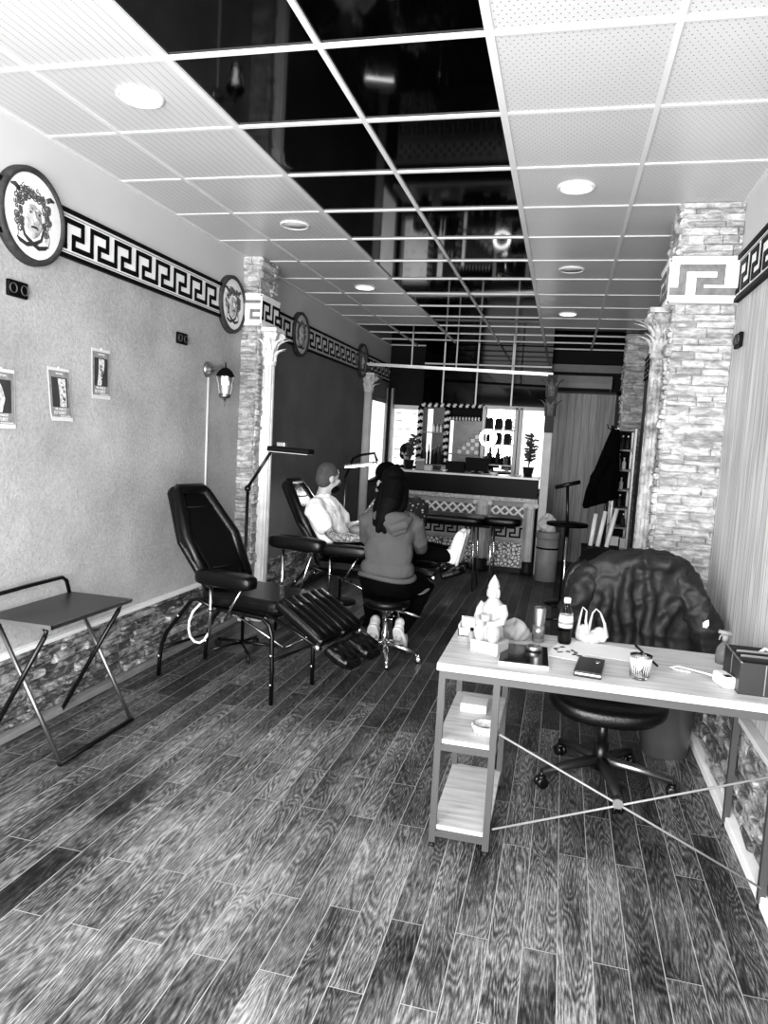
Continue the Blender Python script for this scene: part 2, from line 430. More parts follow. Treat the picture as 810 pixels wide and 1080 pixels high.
for z in (1.95, 1.84, 1.72, 1.6, 1.42, 1.3):
    x = BX0+.06
    while x < BX1-.08:
        l = random.uniform(.03, .12); b.span((x, YB+.026, z), (x+l, YB+.029, z+.012)); x += l+random.uniform(.03, .15)
b.build('pane_marks', M['grey'], w2)
# aluminium corner post and rear corner trim
b = MB(); b.span((XL, 10.28, 0), (XL+.1, YB, 2.3)); b.span((XL+.03, 10.24, 0), (XL+.07, 10.3, 2.3), 1); struct(b.build('trim_1', [alu, M['black']]))
# baseboards and dado caps
def strip(name, x0, x1, y0, y1, z0, z1, m): b = MB(); b.span((x0, y0, z0), (x1, y1, z1)); return struct(b.build(name, m, bevel=.004))
strip('baseboard_left', XL, XL+.06, YF, 5.42, 0, .035, M['grey']); strip('baseboard_left', XL, XL+.06, 5.75, 8.85, 0, .035, M['dark'])
strip('baseboard_right', XR-.055, XR, YF, 4.3, 0, .045, M['cap'])
strip('trim_2', XL, XL+.045, YF, 5.42, .405, .428, M['cap']); strip('trim_3', XR-.045, XR, YF, 4.3, .46, .485, M['offwhite'])

# ---- stone cladding: courses of split-faced blocks
def stones(fr, W, H, seed, dep=(.012, .04), rows=(.035, .075), cols=(.09, .34), mb=None):
    rnd = random.Random(seed); mb = mb or MB(); z = 0
    while z < H-1e-4:
        rh = min(rnd.uniform(*rows), H-z)
        if H-z-rh < .02: rh = H-z
        x = -rnd.uniform(0, .15)
        while x < W:
            l = rnd.uniform(*cols); a0 = max(0, x); a1 = min(W, x+l); x += l
            if a1-a0 < .012: continue
            subs = [(z, z+rh)] if rnd.random() < .65 or rh < .05 else [(z, z+rh*.48), (z+rh*.5, z+rh)]
            for (q0, q1) in subs:
                d = rnd.uniform(*dep); gp = .002; ch = min(.008, (a1-a0)*.2, (q1-q0)*.25)
                j = lambda: rnd.uniform(-.6, .6)*ch
                A = [(a0+gp, q0+gp), (a1-gp, q0+gp), (a1-gp, q1-gp), (a0+gp, q1-gp)]
                cx, cz = (a0+a1)/2, (q0+q1)/2
                B = [(p+math.copysign(ch, cx-p)+j(), q+math.copysign(ch, cz-q)+j()) for p, q in A]
                vs = [fr(p, q, 0) for p, q in A]+[fr(p, q, d*.7) for p, q in A]+[fr(p, q, d+rnd.uniform(-.006, .006)) for p, q in B]
                fs = [(0, 1, 2, 3)]+[(k, (k+1) % 4, 4+(k+1) % 4, 4+k) for k in range(4)]+[(4+k, 4+(k+1) % 4, 8+(k+1) % 4, 8+k) for k in range(4)]+[(8, 9, 10, 11)]
                mb.add(vs, fs)
        z += rh
    return mb
b = stones(FL(.8, .035), 4.6, .37, 3, (.01, .045)); struct(b.build('trim_4', M['stone_d']))
b = stones(FL(5.76, .035), 3.05, .37, 4); struct(b.build('trim_5', M['stone_d']))
b = stones(FR(4.28, .045), 3.2, .415, 5, (.012, .04)); struct(b.build('trim_6', stone_mat('dado_stone_right', 75, 205)))
# left pillar (plain core + cladding on the face towards the street and the face towards the room)
def pillar(name, x0, x1, y0, y1, seed, faces, label, dep=(.006, .03)):
    mb = MB(); mb.span((x0, y0, 0), (x1, y1, HZ))
    if 'f' in faces: stones(FF(x0, 0, y0), x1-x0, HZ, seed, dep, rows=(.022, .055), cols=(.07, .24) if x1-x0 < .25 else (.07, .26), mb=mb)
    if 'r' in faces: stones(lambda a, q, h: V((x1+h, y0+a, q)), y1-y0, HZ, seed+1, dep, mb=mb)
    if 'l' in faces: stones(lambda a, q, h: V((x0-h, y1-a, q)), y1-y0, HZ, seed+1, dep, mb=mb)
    o = mb.build(name, M['stone']); return struct(o, label, 'pillar')
pillar('stone_pillar', XL, -2.415, 5.40, 5.72, 11, 'fr', 'stone clad pillar on the left wall behind the hexagon-backed black treatment chair')
pillar('stone_pillar', .53, XR, 4.33, 4.68, 21, 'fl', 'broad stone clad pillar at the right wall behind the jacket')
pillar('stone_pillar', .62, XR, 8.9, 9.2, 31, 'fl', 'far stone clad pillar on the right wall beyond the shelf rack')

# ---- Greek key friezes
KEY = .213; FZ0, FZ1 = 2.388, 2.622
def key_bars(mb, fr, L, z0, z1, unit, th=.02, phase=0.0, h0=.014, h1=.02, mi=1):
    hgt = z1-z0
    def bar(a0, b0, a1, b1, h1):
        lo, hi = min(a0, a1)-th/2, max(a0, a1)+th/2
        lo, hi = max(0, lo), min(L, hi)
        if hi-lo < .003: return
        q0, q1 = z0+min(b0, b1)-(th/2 if b0 == b1 else th/2), z0+max(b0, b1)+th/2
        mb.prism([(lo, q0), (hi, q0), (hi, q1), (lo, q1)], h0, h1, fr, mi)
    n = int(L/unit)+2
    for i in range(-1, n):
        o = phase+i*unit; P = [(0, 0), (0, hgt), (.64*unit, hgt), (.64*unit, .44*hgt), (.30*unit, .44*hgt), (.30*unit, 0), (unit, 0)]
        for ii, ((a, c), (d, e)) in enumerate(zip(P, P[1:])):
            h1_ = h1+.0002*ii
            if max(o+a, o+d) < 0 or min(o+a, o+d) > L: continue
            bar(o+a, c, o+d, e, h1_)
def frieze(fr, L, label, phase=0, unit=KEY, white=None):
    mb = MB()
    mb.prism([(0, 0), (L, 0), (L, FZ1-FZ0), (0, FZ1-FZ0)], 0, .015, fr, 0)
    H = FZ1-FZ0
    for q0, q1 in ((-.004, .016), (H-.016, H+.006)): mb.prism([(0, q0), (L, q0), (L, q1), (0, q1)], 0, .026, fr, 1)
    for q0, q1 in ((.026, .030), (H-.030, H-.026)): mb.prism([(0, q0), (L, q0), (L, q1), (0, q1)], .012, .018, fr, 2)
    key_bars(mb, fr, L, .052, H-.052, unit, .025, phase)
    return tag(mb.build('wall_frieze', [white or M['cap'], M['black'], M['grey']]), label, 'frieze', None, 'structure')
frieze(FL(.9, FZ0), 5.42-.9, 'long white frieze with black Greek key on the left wall beside the posters', .03)
frieze(FL(5.76, FZ0), 3.4, 'Greek key frieze on the dark rear stretch of left wall', .05, white=mat('cream_band_rear', 214, rough=.6))
frieze(FL(9.16, FZ0), 1.2, 'last stretch of Greek key frieze above the corner window', .02)
frieze(FR(4.28, FZ0), 3.3, 'Greek key frieze on the right wall above the pale boards', .06)
frieze(FR(8.85, FZ0), 4.15, 'Greek key frieze on the right wall beyond the broad pillar', .0)
# frieze bands wrapping the pillars (thicker key, greyer on the right pillar)
def pillar_band(fr, L, label, unit, phase, dark, th=.024):
    mb = MB(); H = FZ1-FZ0
    mb.prism([(0, 0), (L, 0), (L, H), (0, H)], 0, .045, fr, 0)
    for q0, q1 in ((-.004, .012), (H-.012, H+.006)): mb.prism([(0, q0), (L, q0), (L, q1), (0, q1)], 0, .05, fr, 2)
    key_bars(mb, fr, L, .055, H-.055, unit, th, phase, .044, .049)
    return tag(mb.build('wall_frieze', [M['cap'], dark, M['cap']]), label, 'frieze', None, 'structure')
gk = mat('grey_key', 105, rough=.7, var=.3, vs=25)
pillar_band(FF(.49, FZ0, 4.33), .35, 'white band with grey Greek key across the broad stone pillar', .3, .06, gk, .04)
pillar_band(lambda a, q, h: V((.53-h, 4.68-a, FZ0+q)), .35, 'white key band on the inner side of the broad stone pillar', .3, .02, gk, .04)
pillar_band(FF(XL, FZ0, 5.40), .17, 'narrow white key band on the street face of the left pillar', .22, .03, gk)
pillar_band(lambda a, q, h: V((-2.415+h, 5.36+a, FZ0+q)), .36, 'white band with black key on the room side of the left pillar', .2, .02, M['black'])
print('shell done')

# ------------------------------------------------------------------ columns on the pillars
def leaf(mb, c, ang, r, h, wd, curl):
    """acanthus leaf: strip curling outwards at its top"""
    ca, sa = math.cos(ang), math.sin(ang); pts = []
    for i in range(7):
        t = i/6; out = r+curl*max(0, t-.35)**2*2.2; z = h*t-(.25*h*max(0, t-.75)*2)
        ww = wd*(math.sin(PI*min(1, .25+t*.8)))*.5
        pts.append((out, z, ww))
    vs = []
    for out, z, ww in pts:
        for sgn, th in ((-1, 0), (0, .012), (1, 0)):
            vs.append(V(c)+V((ca*(out+th)-sa*ww*sgn, sa*(out+th)+ca*ww*sgn, z)))
    for out, z, ww in pts:
        for sgn in (-1, 0, 1): vs.append(V(c)+V((ca*(out-.012)-sa*ww*sgn, sa*(out-.012)+ca*ww*sgn, z)))
    fs = []
    for i in range(6):
        for k in range(2):
            a = i*3+k; fs.append((a, a+1, a+4, a+3)); q = 21+a; fs.append((q, q+3, q+4, q+1))
        fs.append((i*3, i*3+3, 21+i*3+3, 21+i*3)); fs.append((i*3+2, 21+i*3+2, 21+i*3+5, i*3+5))
    fs.append((0, 21, 22, 23, 2, 1)); fs.append((18, 19, 20, 41, 40, 39))
    mb.add(vs, fs, 0, True)
def column(label, loc, r, ztop, m, caph=.25, cm=None, group=None, zbase=0.0, flutes=16):
    t = thing('fluted_column', label, 'column', loc, 0, group)
    b = MB(); b.lathe([(r*1.35, zbase), (r*1.35, zbase+.05), (r*1.25, zbase+.06), (r*1.3, zbase+.085), (r*1.12, zbase+.11), (r*1.08, zbase+.13)], n=32)
    b.build('base', m, t)
    sh = MB(); zc = ztop-caph
    sh.lathe([(r, zbase+.125), (r*.98, zbase+(zc-zbase)*.5), (r*.92, zc)], n=flutes*6, flute=lambda k, n: -.17*max(0, math.sin(2*PI*k*flutes/n))**.6)
    sh.build('shaft', m, t)
    cp = MB()
    cp.lathe([(r*1.0, zc-.02), (r*1.12, zc-.005), (r*1.0, zc+.012), (r*.95, zc+.03), (r*1.05, zc+caph*.6), (r*1.45, ztop-.03)], n=28)
    cp.box((0, 0, ztop-.014), (r*3.3, r*3.3, .028))
    for k in range(8): leaf(cp, (0, 0, zc+.01), 2*PI*k/8, r*1.0, caph*.45, r*.85, .10)
    for k in range(8): leaf(cp, (0, 0, zc+.05), 2*PI*(k+.5)/8, r*1.02, caph*.62, r*.8, .13)
    for k in range(4):
        a = PI/4+k*PI/2; c = V((math.cos(a)*r*1.75, math.sin(a)*r*1.75, ztop-.065)); d = V((math.cos(a), math.sin(a), 0))
        pts = [c+d*(.034*(1-i/22)*math.cos(i*.55))+V((0, 0, .034*(1-i/22)*math.sin(i*.55))) for i in range(20)]
        cp.path(pts, .012, 6)
    cp.build('capital', cm or m, t)
    return t
colm = mat('cream_plaster_column', 222, rough=.6, var=.12, vs=14)
colr = mat('weathered_column', 150, rough=.75, var=.6, vs=18, bump=1.0, bs=30)
column('white fluted half column with leafy capital on the left stone pillar', (-2.368, 5.53, 0), .056, 2.385, colm, .27, flutes=12)
column('weathered fluted column with ornate capital on the inner side of the broad stone pillar', (.487, 4.50, 0), .046, 2.385, colr, .26, flutes=8)
column('slim fluted column with leafy capital at the far end of the dark left wall', (XL+.06, 9.06, 0), .055, 2.385, mat('column_far', 190, rough=.6, var=.1), .22)

# ------------------------------------------------------------------ round head medallions of the left wall
darkrim = mat('dark_rim', 42, rough=.7, var=.5, vs=22, bump=.4, bs=40)
medw = mat('medallion_plaster', 238, rough=.7, var=.06, vs=20, bump=.15, bs=60)
medg = mat('medallion_relief', 172, rough=.65, var=.22, vs=40, bump=.3, bs=90)
hairm = mat('medallion_curl', 72, rough=.7, var=.5, vs=55)
def medallion(y, z, R, label, plate=None):
    fl = Matrix.Diagonal((.55, 1, 1, 1))
    t = thing('head_medallion', label, 'medallion', (XL+.010, y, z), 0, 'round head medallions along the left wall')
    Rm = Matrix(((0, 0, 1), (1, 0, 0), (0, 1, 0)))           # local (a,b,h) -> (h,a,b)
    q = lambda a, b_, h: Rm @ V((a, b_, h))
    b = MB(); b.lathe([(R*.98, -.009), (R*.98, .012), (R*.90, .018), (R*.02, .018)], n=56, R=Rm); b.build('plate', plate or medw, t)
    b = MB(); b.lathe([(R*.86, .01), (R*.87, .03), (R*.93, .034), (R*.99, .024), (R, -.009), (R*.86, -.009), (R*.86, .01)], n=56, R=Rm); b.build('rim', darkrim, t)
    s = R/.225*1.12
    DZ = lambda p: p
    f = MB()
    f.ell(q(0, -.018*s, .02), (.058*s, .076*s, .03*s), R=Rm, nu=24, nv=16)                       # face
    f.ell(q(0, -.070*s, .03), (.024*s, .020*s, .018*s), R=Rm)                                    # chin
    f.path([q(0, .022*s, .048), q(0, -.006*s, .056), q(0, -.024*s, .062*s+.004)], [.006*s, .008*s, .012*s], 8)   # nose
    for sg in (-1, 1):
        f.ell(q(sg*.026*s, .012*s, .045), (.016*s, .007*s, .006*s), R=Rm, nu=10, nv=6)
        f.path([q(sg*.010*s, .026*s, .046), q(sg*.026*s, .034*s, .044), q(sg*.044*s, .024*s, .036)], .005*s, 6)
        f.ell(q(sg*.036*s, -.030*s, .034), (.020*s, .022*s, .014*s), R=Rm, nu=10, nv=8)
    f.build('face', medg, t).data.transform(fl)
    for sg in (-1, 1): mo = MB(); mo.ell(q(sg*.026*s, .012*s, .050), (.007*s, .005*s, .004*s), R=Rm, nu=8, nv=6); mo.build('eye', M['dark'], t).data.transform(fl)
    mo = MB()
    mo.path([q(-.020*s, -.047*s, .046), q(-.006*s, -.043*s, .052), q(0, -.045*s, .053), q(.006*s, -.043*s, .052), q(.020*s, -.047*s, .046)], .0045*s, 6)
    mo.build('mouth', M['dark'], t).data.transform(fl)
    h = MB(); rnd = random.Random(int(y*100))
    h.ell(q(0, .050*s, .012), (.094*s, .072*s, .018*s), R=Rm, mi=1)
    for sg in (-1, 1): h.ell(q(sg*.082*s, -.008*s, .010), (.026*s, .075*s, .014*s), R=Rm, mi=1)
    for k in range(90):                                       # curls
        a = PI*(-.28+1.56*rnd.random()); rr = rnd.uniform(.066, .112)*s
        cx, cy = rr*math.cos(a), .012*s+rr*.98*math.sin(a)
        if cy < -.02*s and abs(cx) < .06*s: continue
        r0 = rnd.uniform(.010, .017)*s; ph = rnd.random()*6; hh = .026+.010*rnd.random()
        h.path([q(cx+r0*(1-i/16)*math.cos(ph+i*.62), cy+r0*(1-i/16)*math.sin(ph+i*.62), hh+.0006*i) for i in range(14)], .0034*s, 5, mi=0)
    for k in range(11):                                       # locks falling beside the cheeks
        sg = -1 if k % 2 else 1; x0 = sg*(.068+.006*(k//2))*s
        h.path([q(x0+math.sin(i*1.3+k)*.006*s, (.03-.02*i)*s-.004*k*s, .03) for i in range(6)], .0036*s, 5)
    h.build('curly_hair', [hairm, medg], t).data.transform(fl)
    for sg in (-1, 1):                                        # small wings and the knotted snakes under the chin
        d = MB(); d.path([q(sg*.082*s, .088*s, .03), q(sg*.105*s, .100*s, .034), q(sg*.130*s, .098*s, .03)], [.012*s, .011*s, .004*s], 7); d.build('wing', darkrim, t).data.transform(fl)
        d = MB(); d.path([q(sg*.066*s, -.035*s, .028), q(sg*.050*s, -.085*s, .03), q(sg*.012*s, -.108*s, .036), q(-sg*.035*s, -.122*s, .032), q(-sg*.075*s, -.112*s, .03), q(-sg*.098*s, -.098*s, .026)],
               [.006*s, .0085*s, .009*s, .010*s, .010*s, .005*s], 7); d.build('snake', darkrim, t).data.transform(fl)
medallion(3.03, 2.508, .225, 'largest looking round head medallion, cut by the left photo edge above the posters')
medallion(5.17, 2.508, .215, 'round head medallion on the left wall just before the stone pillar')
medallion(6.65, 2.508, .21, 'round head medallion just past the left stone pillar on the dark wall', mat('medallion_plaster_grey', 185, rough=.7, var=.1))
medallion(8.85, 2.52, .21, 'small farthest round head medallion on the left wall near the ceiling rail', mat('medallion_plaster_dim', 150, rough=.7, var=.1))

# ------------------------------------------------------------------ posters, sockets, wall lantern
pbg = mat('poster_grey', 128, rough=.7, var=.25, vs=30); parm = mat('poster_arm_tone', 196, rough=.7, var=.45, vs=55); pdk = mat('poster_dark', 48, rough=.7, var=.2, vs=20)
def poster(y0, z0, wd, ht, label, skew, armx, arm):
    t = thing('wall_poster', label, 'poster', (XL+.004, y0, z0), 0, 'three small posters on the left wall')
    fr = lambda a, b_, h: V((h+.02*max(0, (.3-b_/ht))**2*8*skew, a+skew*.07*(1-b_/ht), b_))
    def sheet(nm, a0, a1, b0, b1, h, m, n=8):
        mb = MB()
        for i in range(n):
            c0, c1 = b0+(b1-b0)*i/n, b0+(b1-b0)*(i+1)/n
            mb.prism([(a0, c0), (a1, c0), (a1, c1), (a0, c1)], h, h+.0012, fr)
        return mb.build(nm, m, t)
    sheet('sheet', 0, wd, 0, ht, 0, M['paper'])
    sheet('printed_area', wd*.03, wd*.97, ht*.075, ht*.94, .0014, pbg)
    sheet('dark_photo_panel', wd*.12, wd*.84, ht*.26, ht*.82, .0028, pdk)
    mb = MB()                                                  # the tattooed forearm
    pts = arm
    for (a0, b0, r0), (a1, b1, r1) in zip(pts, pts[1:]):
        mb.prism([(wd*(a0-r0), ht*b0), (wd*(a0+r0), ht*b0), (wd*(a1+r1), ht*b1), (wd*(a1-r1), ht*b1)], .0042, .0052, fr)
    mb.build('arm_picture', parm, t)
    mb = MB(); rnd = random.Random(int(y0*77))
    for k in range(9):
        a0 = arm[len(arm)//2][0]+rnd.uniform(-.07, .07); b0 = rnd.uniform(.34, .76); r = rnd.uniform(.02, .05)
        mb.prism([(wd*(a0+r*math.cos(2*PI*i/9)), ht*b0+wd*r*math.sin(2*PI*i/9)) for i in range(9)], .0053, .006, fr)
    mb.build('tattoo_marks', pdk, t)
    R = Matrix(((0, 0, 1), (1, 0, 0), (0, 1, 0)))
    text_mesh('title_text', 'TATTOO', ht*.05, M['paper'], t, fr(wd*.5, ht*.89, .0032), R)
    text_mesh('name_text', 'MR. MARCEL', ht*.062, M['paper'], t, fr(wd*.48, ht*.225, .0032), R, sx=.9)
    text_mesh('headline_text', 'TET FURST', ht*.085, M['paper'], t, fr(wd*.42, ht*.15, .0032), R, sx=.85)
    mb = MB()
    for i in range(7): mb.prism([(wd*(.42+.07*i), ht*.085), (wd*(.47+.07*i), ht*.085), (wd*(.47+.07*i), ht*.105), (wd*(.42+.07*i), ht*.105)], .0026, .0034, fr)
    mb.build('small_print', M['paper'], t)
    mb = MB(); mb.ell(fr(wd*.5, ht*1.005, .003), (.004, .006, .006), nu=8, nv=6); mb.build('pin', M['white'], t)
poster(2.775, 1.505, .165, .275, 'poster of a tattooed torso cut off by the left photo edge', .15, .5, [(.3, .27, .18), (.36, .5, .24), (.3, .68, .2), (.28, .78, .1)])
poster(3.165, 1.555, .165, .27, 'middle wall poster, its lower right corner curling off the plaster', .45, .5, [(.60, .27, .15), (.62, .45, .15), (.60, .62, .16), (.58, .8, .17)])
poster(3.515, 1.69, .165, .275, 'highest wall poster, nearest to the lantern', .12, .5, [(.38, .27, .10), (.44, .45, .11), (.50, .62, .14), (.50, .8, .15)])
def socket(x, y, z, n, label):
    t = thing('wall_socket', label, 'socket', (x, y, z), 0 if n > 0 else PI, 'dark double wall sockets')
    b = MB(); b.box((.010, 0, 0), (.020, .125, .075)); b.build('plate', M['black'], t, bevel=.005)
    for s in (-1, 1):
        b = MB(); R = align((1, 0, 0)); b.lathe([(.024, .018), (.024, .025), (.021, .025), (.019, .016), (.002, .016)], c=(0, s*.036, 0), n=20, R=R); b.build('outlet', mat('outlet_grey', 62), t)
socket(XL, 2.95, 2.156, 1, 'dark double socket below the largest medallion'); socket(XL, 4.46, 2.15, 1, 'dark double socket high on the plaster between posters and lantern')
socket(XR, 4.13, 2.165, -1, 'dark double socket on the pale boards by the right pillar')
t = thing('wall_lantern', 'small black and glass carriage lantern on a bracket beside the left pillar', 'wall lamp', (XL, 4.845, 1.985))
b = MB(); b.lathe([(.058, 0), (.058, .012), (.045, .022), (.030, .04), (.02, .05)], n=24, R=align((1, 0, 0))); b.build('wall_rose', M['steel'], t)
b = MB(); b.path([(.03, 0, 0), (.08, -.005, .012), (.12, -.01, .03), (.150, -.01, .012), (.152, -.01, -.02)], .011, 8); b.build('arm', M['steel'], t)
b = MB(); b.lathe([(.004, .085), (.006, .05), (.02, .045), (.045, .028), (.066, -.002), (.072, -.016), (.06, -.016)], c=(.152, -.01, -.03), n=8); b.build('hood', M['black'], t)
b = MB(); b.lathe([(.064, -.016), (.06, -.08), (.042, -.142), (.04, -.142), (.057, -.08), (.061, -.016)], c=(.152, -.01, -.03), n=8, smooth=False); b.build('glass_cage', M['glass'], t)
b = MB()
for k in range(8):
    a = 2*PI*k/8; b.tube((.152+.063*math.cos(a), -.01+.063*math.sin(a), -.046), (.152+.041*math.cos(a), -.01+.041*math.sin(a), -.172), .0035, n=5)
b.build('cage_bars', M['offwhite'], t)
b = MB(); b.lathe([(.002, -.235), (.005, -.20), (.012, -.172), (.04, -.168), (.044, -.155), (.044, -.14)], c=(.152, -.01, -.03), n=12); b.build('finial', M['steel'], t)
b = MB(); b.lathe([(.012, -.14), (.014, -.09), (.026, -.065), (.022, -.04), (.008, -.03)], c=(.152, -.01, -.03), n=14); b.build('bulb', mat('lantern_bulb', 255, emit=5, var=0), t)
b = MB(); b.tube((XL+.012, 4.845, 1.93), (XL+.012, 4.855, .43), .0085, n=8); tag(b.build('cable_conduit', M['offwhite']), 'thin pale cable conduit running down the plaster from the lantern', 'conduit')

# ------------------------------------------------------------------ ceiling downlights
def downlight(x, y, on, label):
    t = thing('ceiling_light', label, 'ceiling light', (x, y, HZ), 0, 'round recessed ceiling lights')
    b = MB(); b.lathe([(.082, 0), (.098, 0), (.098, -.006), (.088, -.012), (.080, -.010), (.080, .0)], n=40); b.build('trim_ring', M['white'], t)
    b = MB(); b.lathe([(.001, -.006), (.081, -.006), (.081, -.001), (.001, -.001)], n=40); b.build('diffuser', M['lit'] if on else M['offwhite'], t)
for a in ((-1.833, 2.825, 1, 'lit downlight in the nearest white tiles on the left'), (-1.826, 4.604, 0, 'unlit downlight on the left, above the left stone pillar'), (-1.87, 6.494, 1, 'lit downlight deeper on the left, over the medallions'),
          (-.045, 4.034, 1, 'lit downlight nearest on the right side tiles'), (-.051, 5.817, 0, 'unlit downlight in the middle of the right side tiles'), (-.069, 7.681, 1, 'farthest lit downlight on the right side tiles')): downlight(*a)

# ------------------------------------------------------------------ treatment chairs
def hexpoly(w0, w1, w2, s0, s1, s2, cut=.03):
    return [(-w0, s0+cut*.6), (-w0+cut, s0), (w0-cut, s0), (w0, s0+cut*.6), (w1, s1), (w2, s2-cut), (w2-cut, s2), (-w2+cut, s2), (-w2, s2-cut), (-w1, s1)]
def make_chair(name, label, loc, rz, leg_rest=-.53, foot_rest=-.50, arms=((-1, .735, 0), (1, .90, .10)), cord=True):
    t = thing(name, label, 'treatment chair', loc, rz, 'black treatment chairs')
    L = M['leather']
    # reclined back: plane through (.38,.60) and (0,1.19)
    p0 = V((.385, 0, .60)); d = (V((.0, 0, 1.195))-p0).normalized(); n = V((d.z, 0, -d.x))      # n faces the sitter
    fr = lambda a, s, h: p0+d*s+V((0, a, 0))+n*h
    b = MB(); b.prism(hexpoly(.205, .262, .165, 0, .34, .71), -.05, .0, fr); bk = b.build('backrest', L, t, bevel=.018)
    b = MB(); hp = hexpoly(.175, .226, .130, .03, .34, .675, .025)
    b.path([fr(a, s, .0) for a, s in hp], .04, 10, closed=True); b.build('bolster', L, bk)
    b = MB(); b.prism(hexpoly(.14, .18, .09, .06, .34, .64), .0, .016, fr); b.build('inner_panel', L, bk, bevel=.012)
    b = MB()
    for s in (.13, .545): b.path([fr(-.12, s, .018), fr(0, s-.006, .02), fr(.12, s, .018)], .004, 6)
    b.build('seam', M['dark'], bk)
    # seat
    b = MB(); b.prism([(.33, -.235), (.86, -.225), (.88, -.20), (.88, .20), (.86, .225), (.33, .235)], .515, .60, lambda a, c, h: V((a, c, h))); st = b.build('seat', L, t, bevel=.03)
    b = MB(); b.box((.60, 0, .503), (.46, .36, .024)); b.build('seat_board', M['black'], t, bevel=.004)
    # leg cushions and foot pads
    q0 = V((.90, 0, .635)); ld = V((math.cos(leg_rest), 0, math.sin(leg_rest))); ln = V((-ld.z, 0, ld.x)); LL = .365
    f2 = lambda s, a, h: q0+ld*s+V((0, a, 0))+ln*h
    for sg in (-1, 1):
        lo, hi = (.008, .232) if sg > 0 else (-.232, -.008)
        b = MB(); b.prism([(0, lo), (LL, lo+.0), (LL, hi), (0, hi)], -.075, -.012, f2); lr = b.build('leg_cushion', L, t, bevel=.022)
        b = MB()
        for k in range(3):
            a = lo+(hi-lo)*(k+.5)/3
            b.path([f2(.015, a, -.016), f2(.1, a, -.011), f2(LL-.1, a, -.011), f2(LL-.015, a, -.018)], .037, 12, flat=.34)
        b.build('padded_channels', L, lr)
    e0 = f2(LL+.02, 0, -.02); fd = V((math.cos(foot_rest), 0, math.sin(foot_rest))); fn = V((-fd.z, 0, fd.x))
    f3 = lambda s, a, h: e0+fd*s+V((0, a, 0))+fn*h
    for sg in (-1, 1):
        lo, hi = (.015, .215) if sg > 0 else (-.215, -.015); mid = (lo+hi)/2; hw = (hi-lo)/2
        poly = [(0, lo), (.10, lo), (.15, lo+.02), (.185, mid-hw*.35), (.185, mid+hw*.35), (.15, hi-.02), (.10, hi), (0, hi)]
        b = MB(); b.prism(poly, -.07, -.01, f3); fp = b.build('foot_pad', L, t, bevel=.022)
        b = MB()
        for k in range(3):
            a = lo+(hi-lo)*(k+.5)/3; b.path([f3(.02, a, -.014), f3(.15 if k == 1 else .13, a, -.014)], .030, 12, flat=.35)
        b.build('padded_channels', L, fp)
    # tubular frame
    for sg in (-1, 1):
        y = .215*sg
        b = MB(); b.path([(0, y, .0), (.008, y, .11), (.022, y, .205), (.06, y, .29), (.25, y, .52), (.30, y, .535), (.42, y, .50)], .0135, 10); lg = b.build('leg', M['tube'], t)
        b = MB()
        for p in ((.012, y-sg*0-.016, .13), (.16, y-.016, .41)): b.ell(p, (.009, .006, .009), nu=10, nv=6)
        b.build('bolt', M['chrome'], lg)
        b = MB(); b.path([(.868, y, .0), (.864, y, .22), (.855, y, .40), (.835, y, .46), (.78, y, .495), (.42, y, .50)], .0135, 10); lg = b.build('leg', M['tube'], t)
        b = MB()
        for p in ((.866, y-.016, .12), (.862, y-.016, .29)): b.ell(p, (.009, .006, .009), nu=10, nv=6)
        b.build('bolt', M['chrome'], lg)
    for p0_, p1_, r_ in (((.02, -.215, .18), (.02, .215, .18), .010), ((.864, -.215, .26), (.864, .215, .26), .010), ((.42, -.215, .50), (.42, .215, .50), .012), ((.40, .0, .50), fr(0, .3, -.06), .010),
                        ((.30, -.12, .535), fr(-.12, .30, -.06), .011), ((.30, .12, .535), fr(.12, .30, -.06), .011)):
        b = MB(); b.tube(p0_, p1_, r_); b.build('frame_tube', M['tube'], t)
    k0 = V((.86, 0, .30)); k1 = f2(.25, 0, -.085)
    for p0_, p1_ in ((k0+V((0, -.1, 0)), k1+V((0, -.1, 0))), (k0+V((0, .1, 0)), k1+V((0, .1, 0))), ((.42, -.1, .48), (.86, -.1, .31))):
        b = MB(); b.tube(p0_, p1_, .007); b.build('leg_rest_strut', M['chrome'], t)
    for sg in (-1, 1):
        b = MB(); b.tube((.80, .19*sg, .52), f2(LL, .19*sg, -.085), .010); rr_ = b.build('leg_rest_rail', M['tube'], t)
        b = MB(); b.ell(f2(LL-.01, .235*sg, -.07), (.02, .012, .02), nu=12, nv=8); b.build('knob', M['chrome'], rr_)
    # arm rests on chrome posts
    for sg, z, ax_ in arms:
        y = .285*sg; X_ = .565+ax_
        b = MB(); b.ell((X_, y, z-.035), (.205, .06, .045), e1=.45, e2=.45, nu=28, nv=12); ar = b.build('armrest', L, t)
        b = MB(); b.tube((X_-.105, y, .34), (X_-.105, y, z-.07), .010); b.tube((X_+.0, y, .46), (X_+.12, y, z-.07), .007); b.lathe([(.016, .50), (.016, .52)], c=(X_-.105, y, 0), n=12)
        b.tube((X_-.105, y-sg*.08, .505), (X_-.105, y, .505), .009)
        b.build('arm_post', M['chrome'], ar)
    if cord:
        b = MB(); b.path([(.36, -.14, .55), (.315, -.20, .51), (.285, -.235, .46), (.270, -.25, .40), (.272, -.255, .35), (.290, -.26, .31), (.325, -.26, .285), (.365, -.26, .285), (.40, -.26, .31), (.42, -.25, .35)], .0075, 8); o = b.build('cord', M['white'], t); o['label'] = 'white cord looping under the seat'
    return t
ch1 = make_chair('treatment_chair', 'empty black treatment chair with hexagonal back and two foot pads, nearest the camera', (-2.314, 4.188, 0), -.234)
ch2 = make_chair('treatment_chair', 'black treatment chair carrying the man in the white shirt', (-2.115, 5.5, 0), -.02, leg_rest=-.04, foot_rest=.35, arms=((-1, .735, 0), (1, .735, 0)), cord=False)

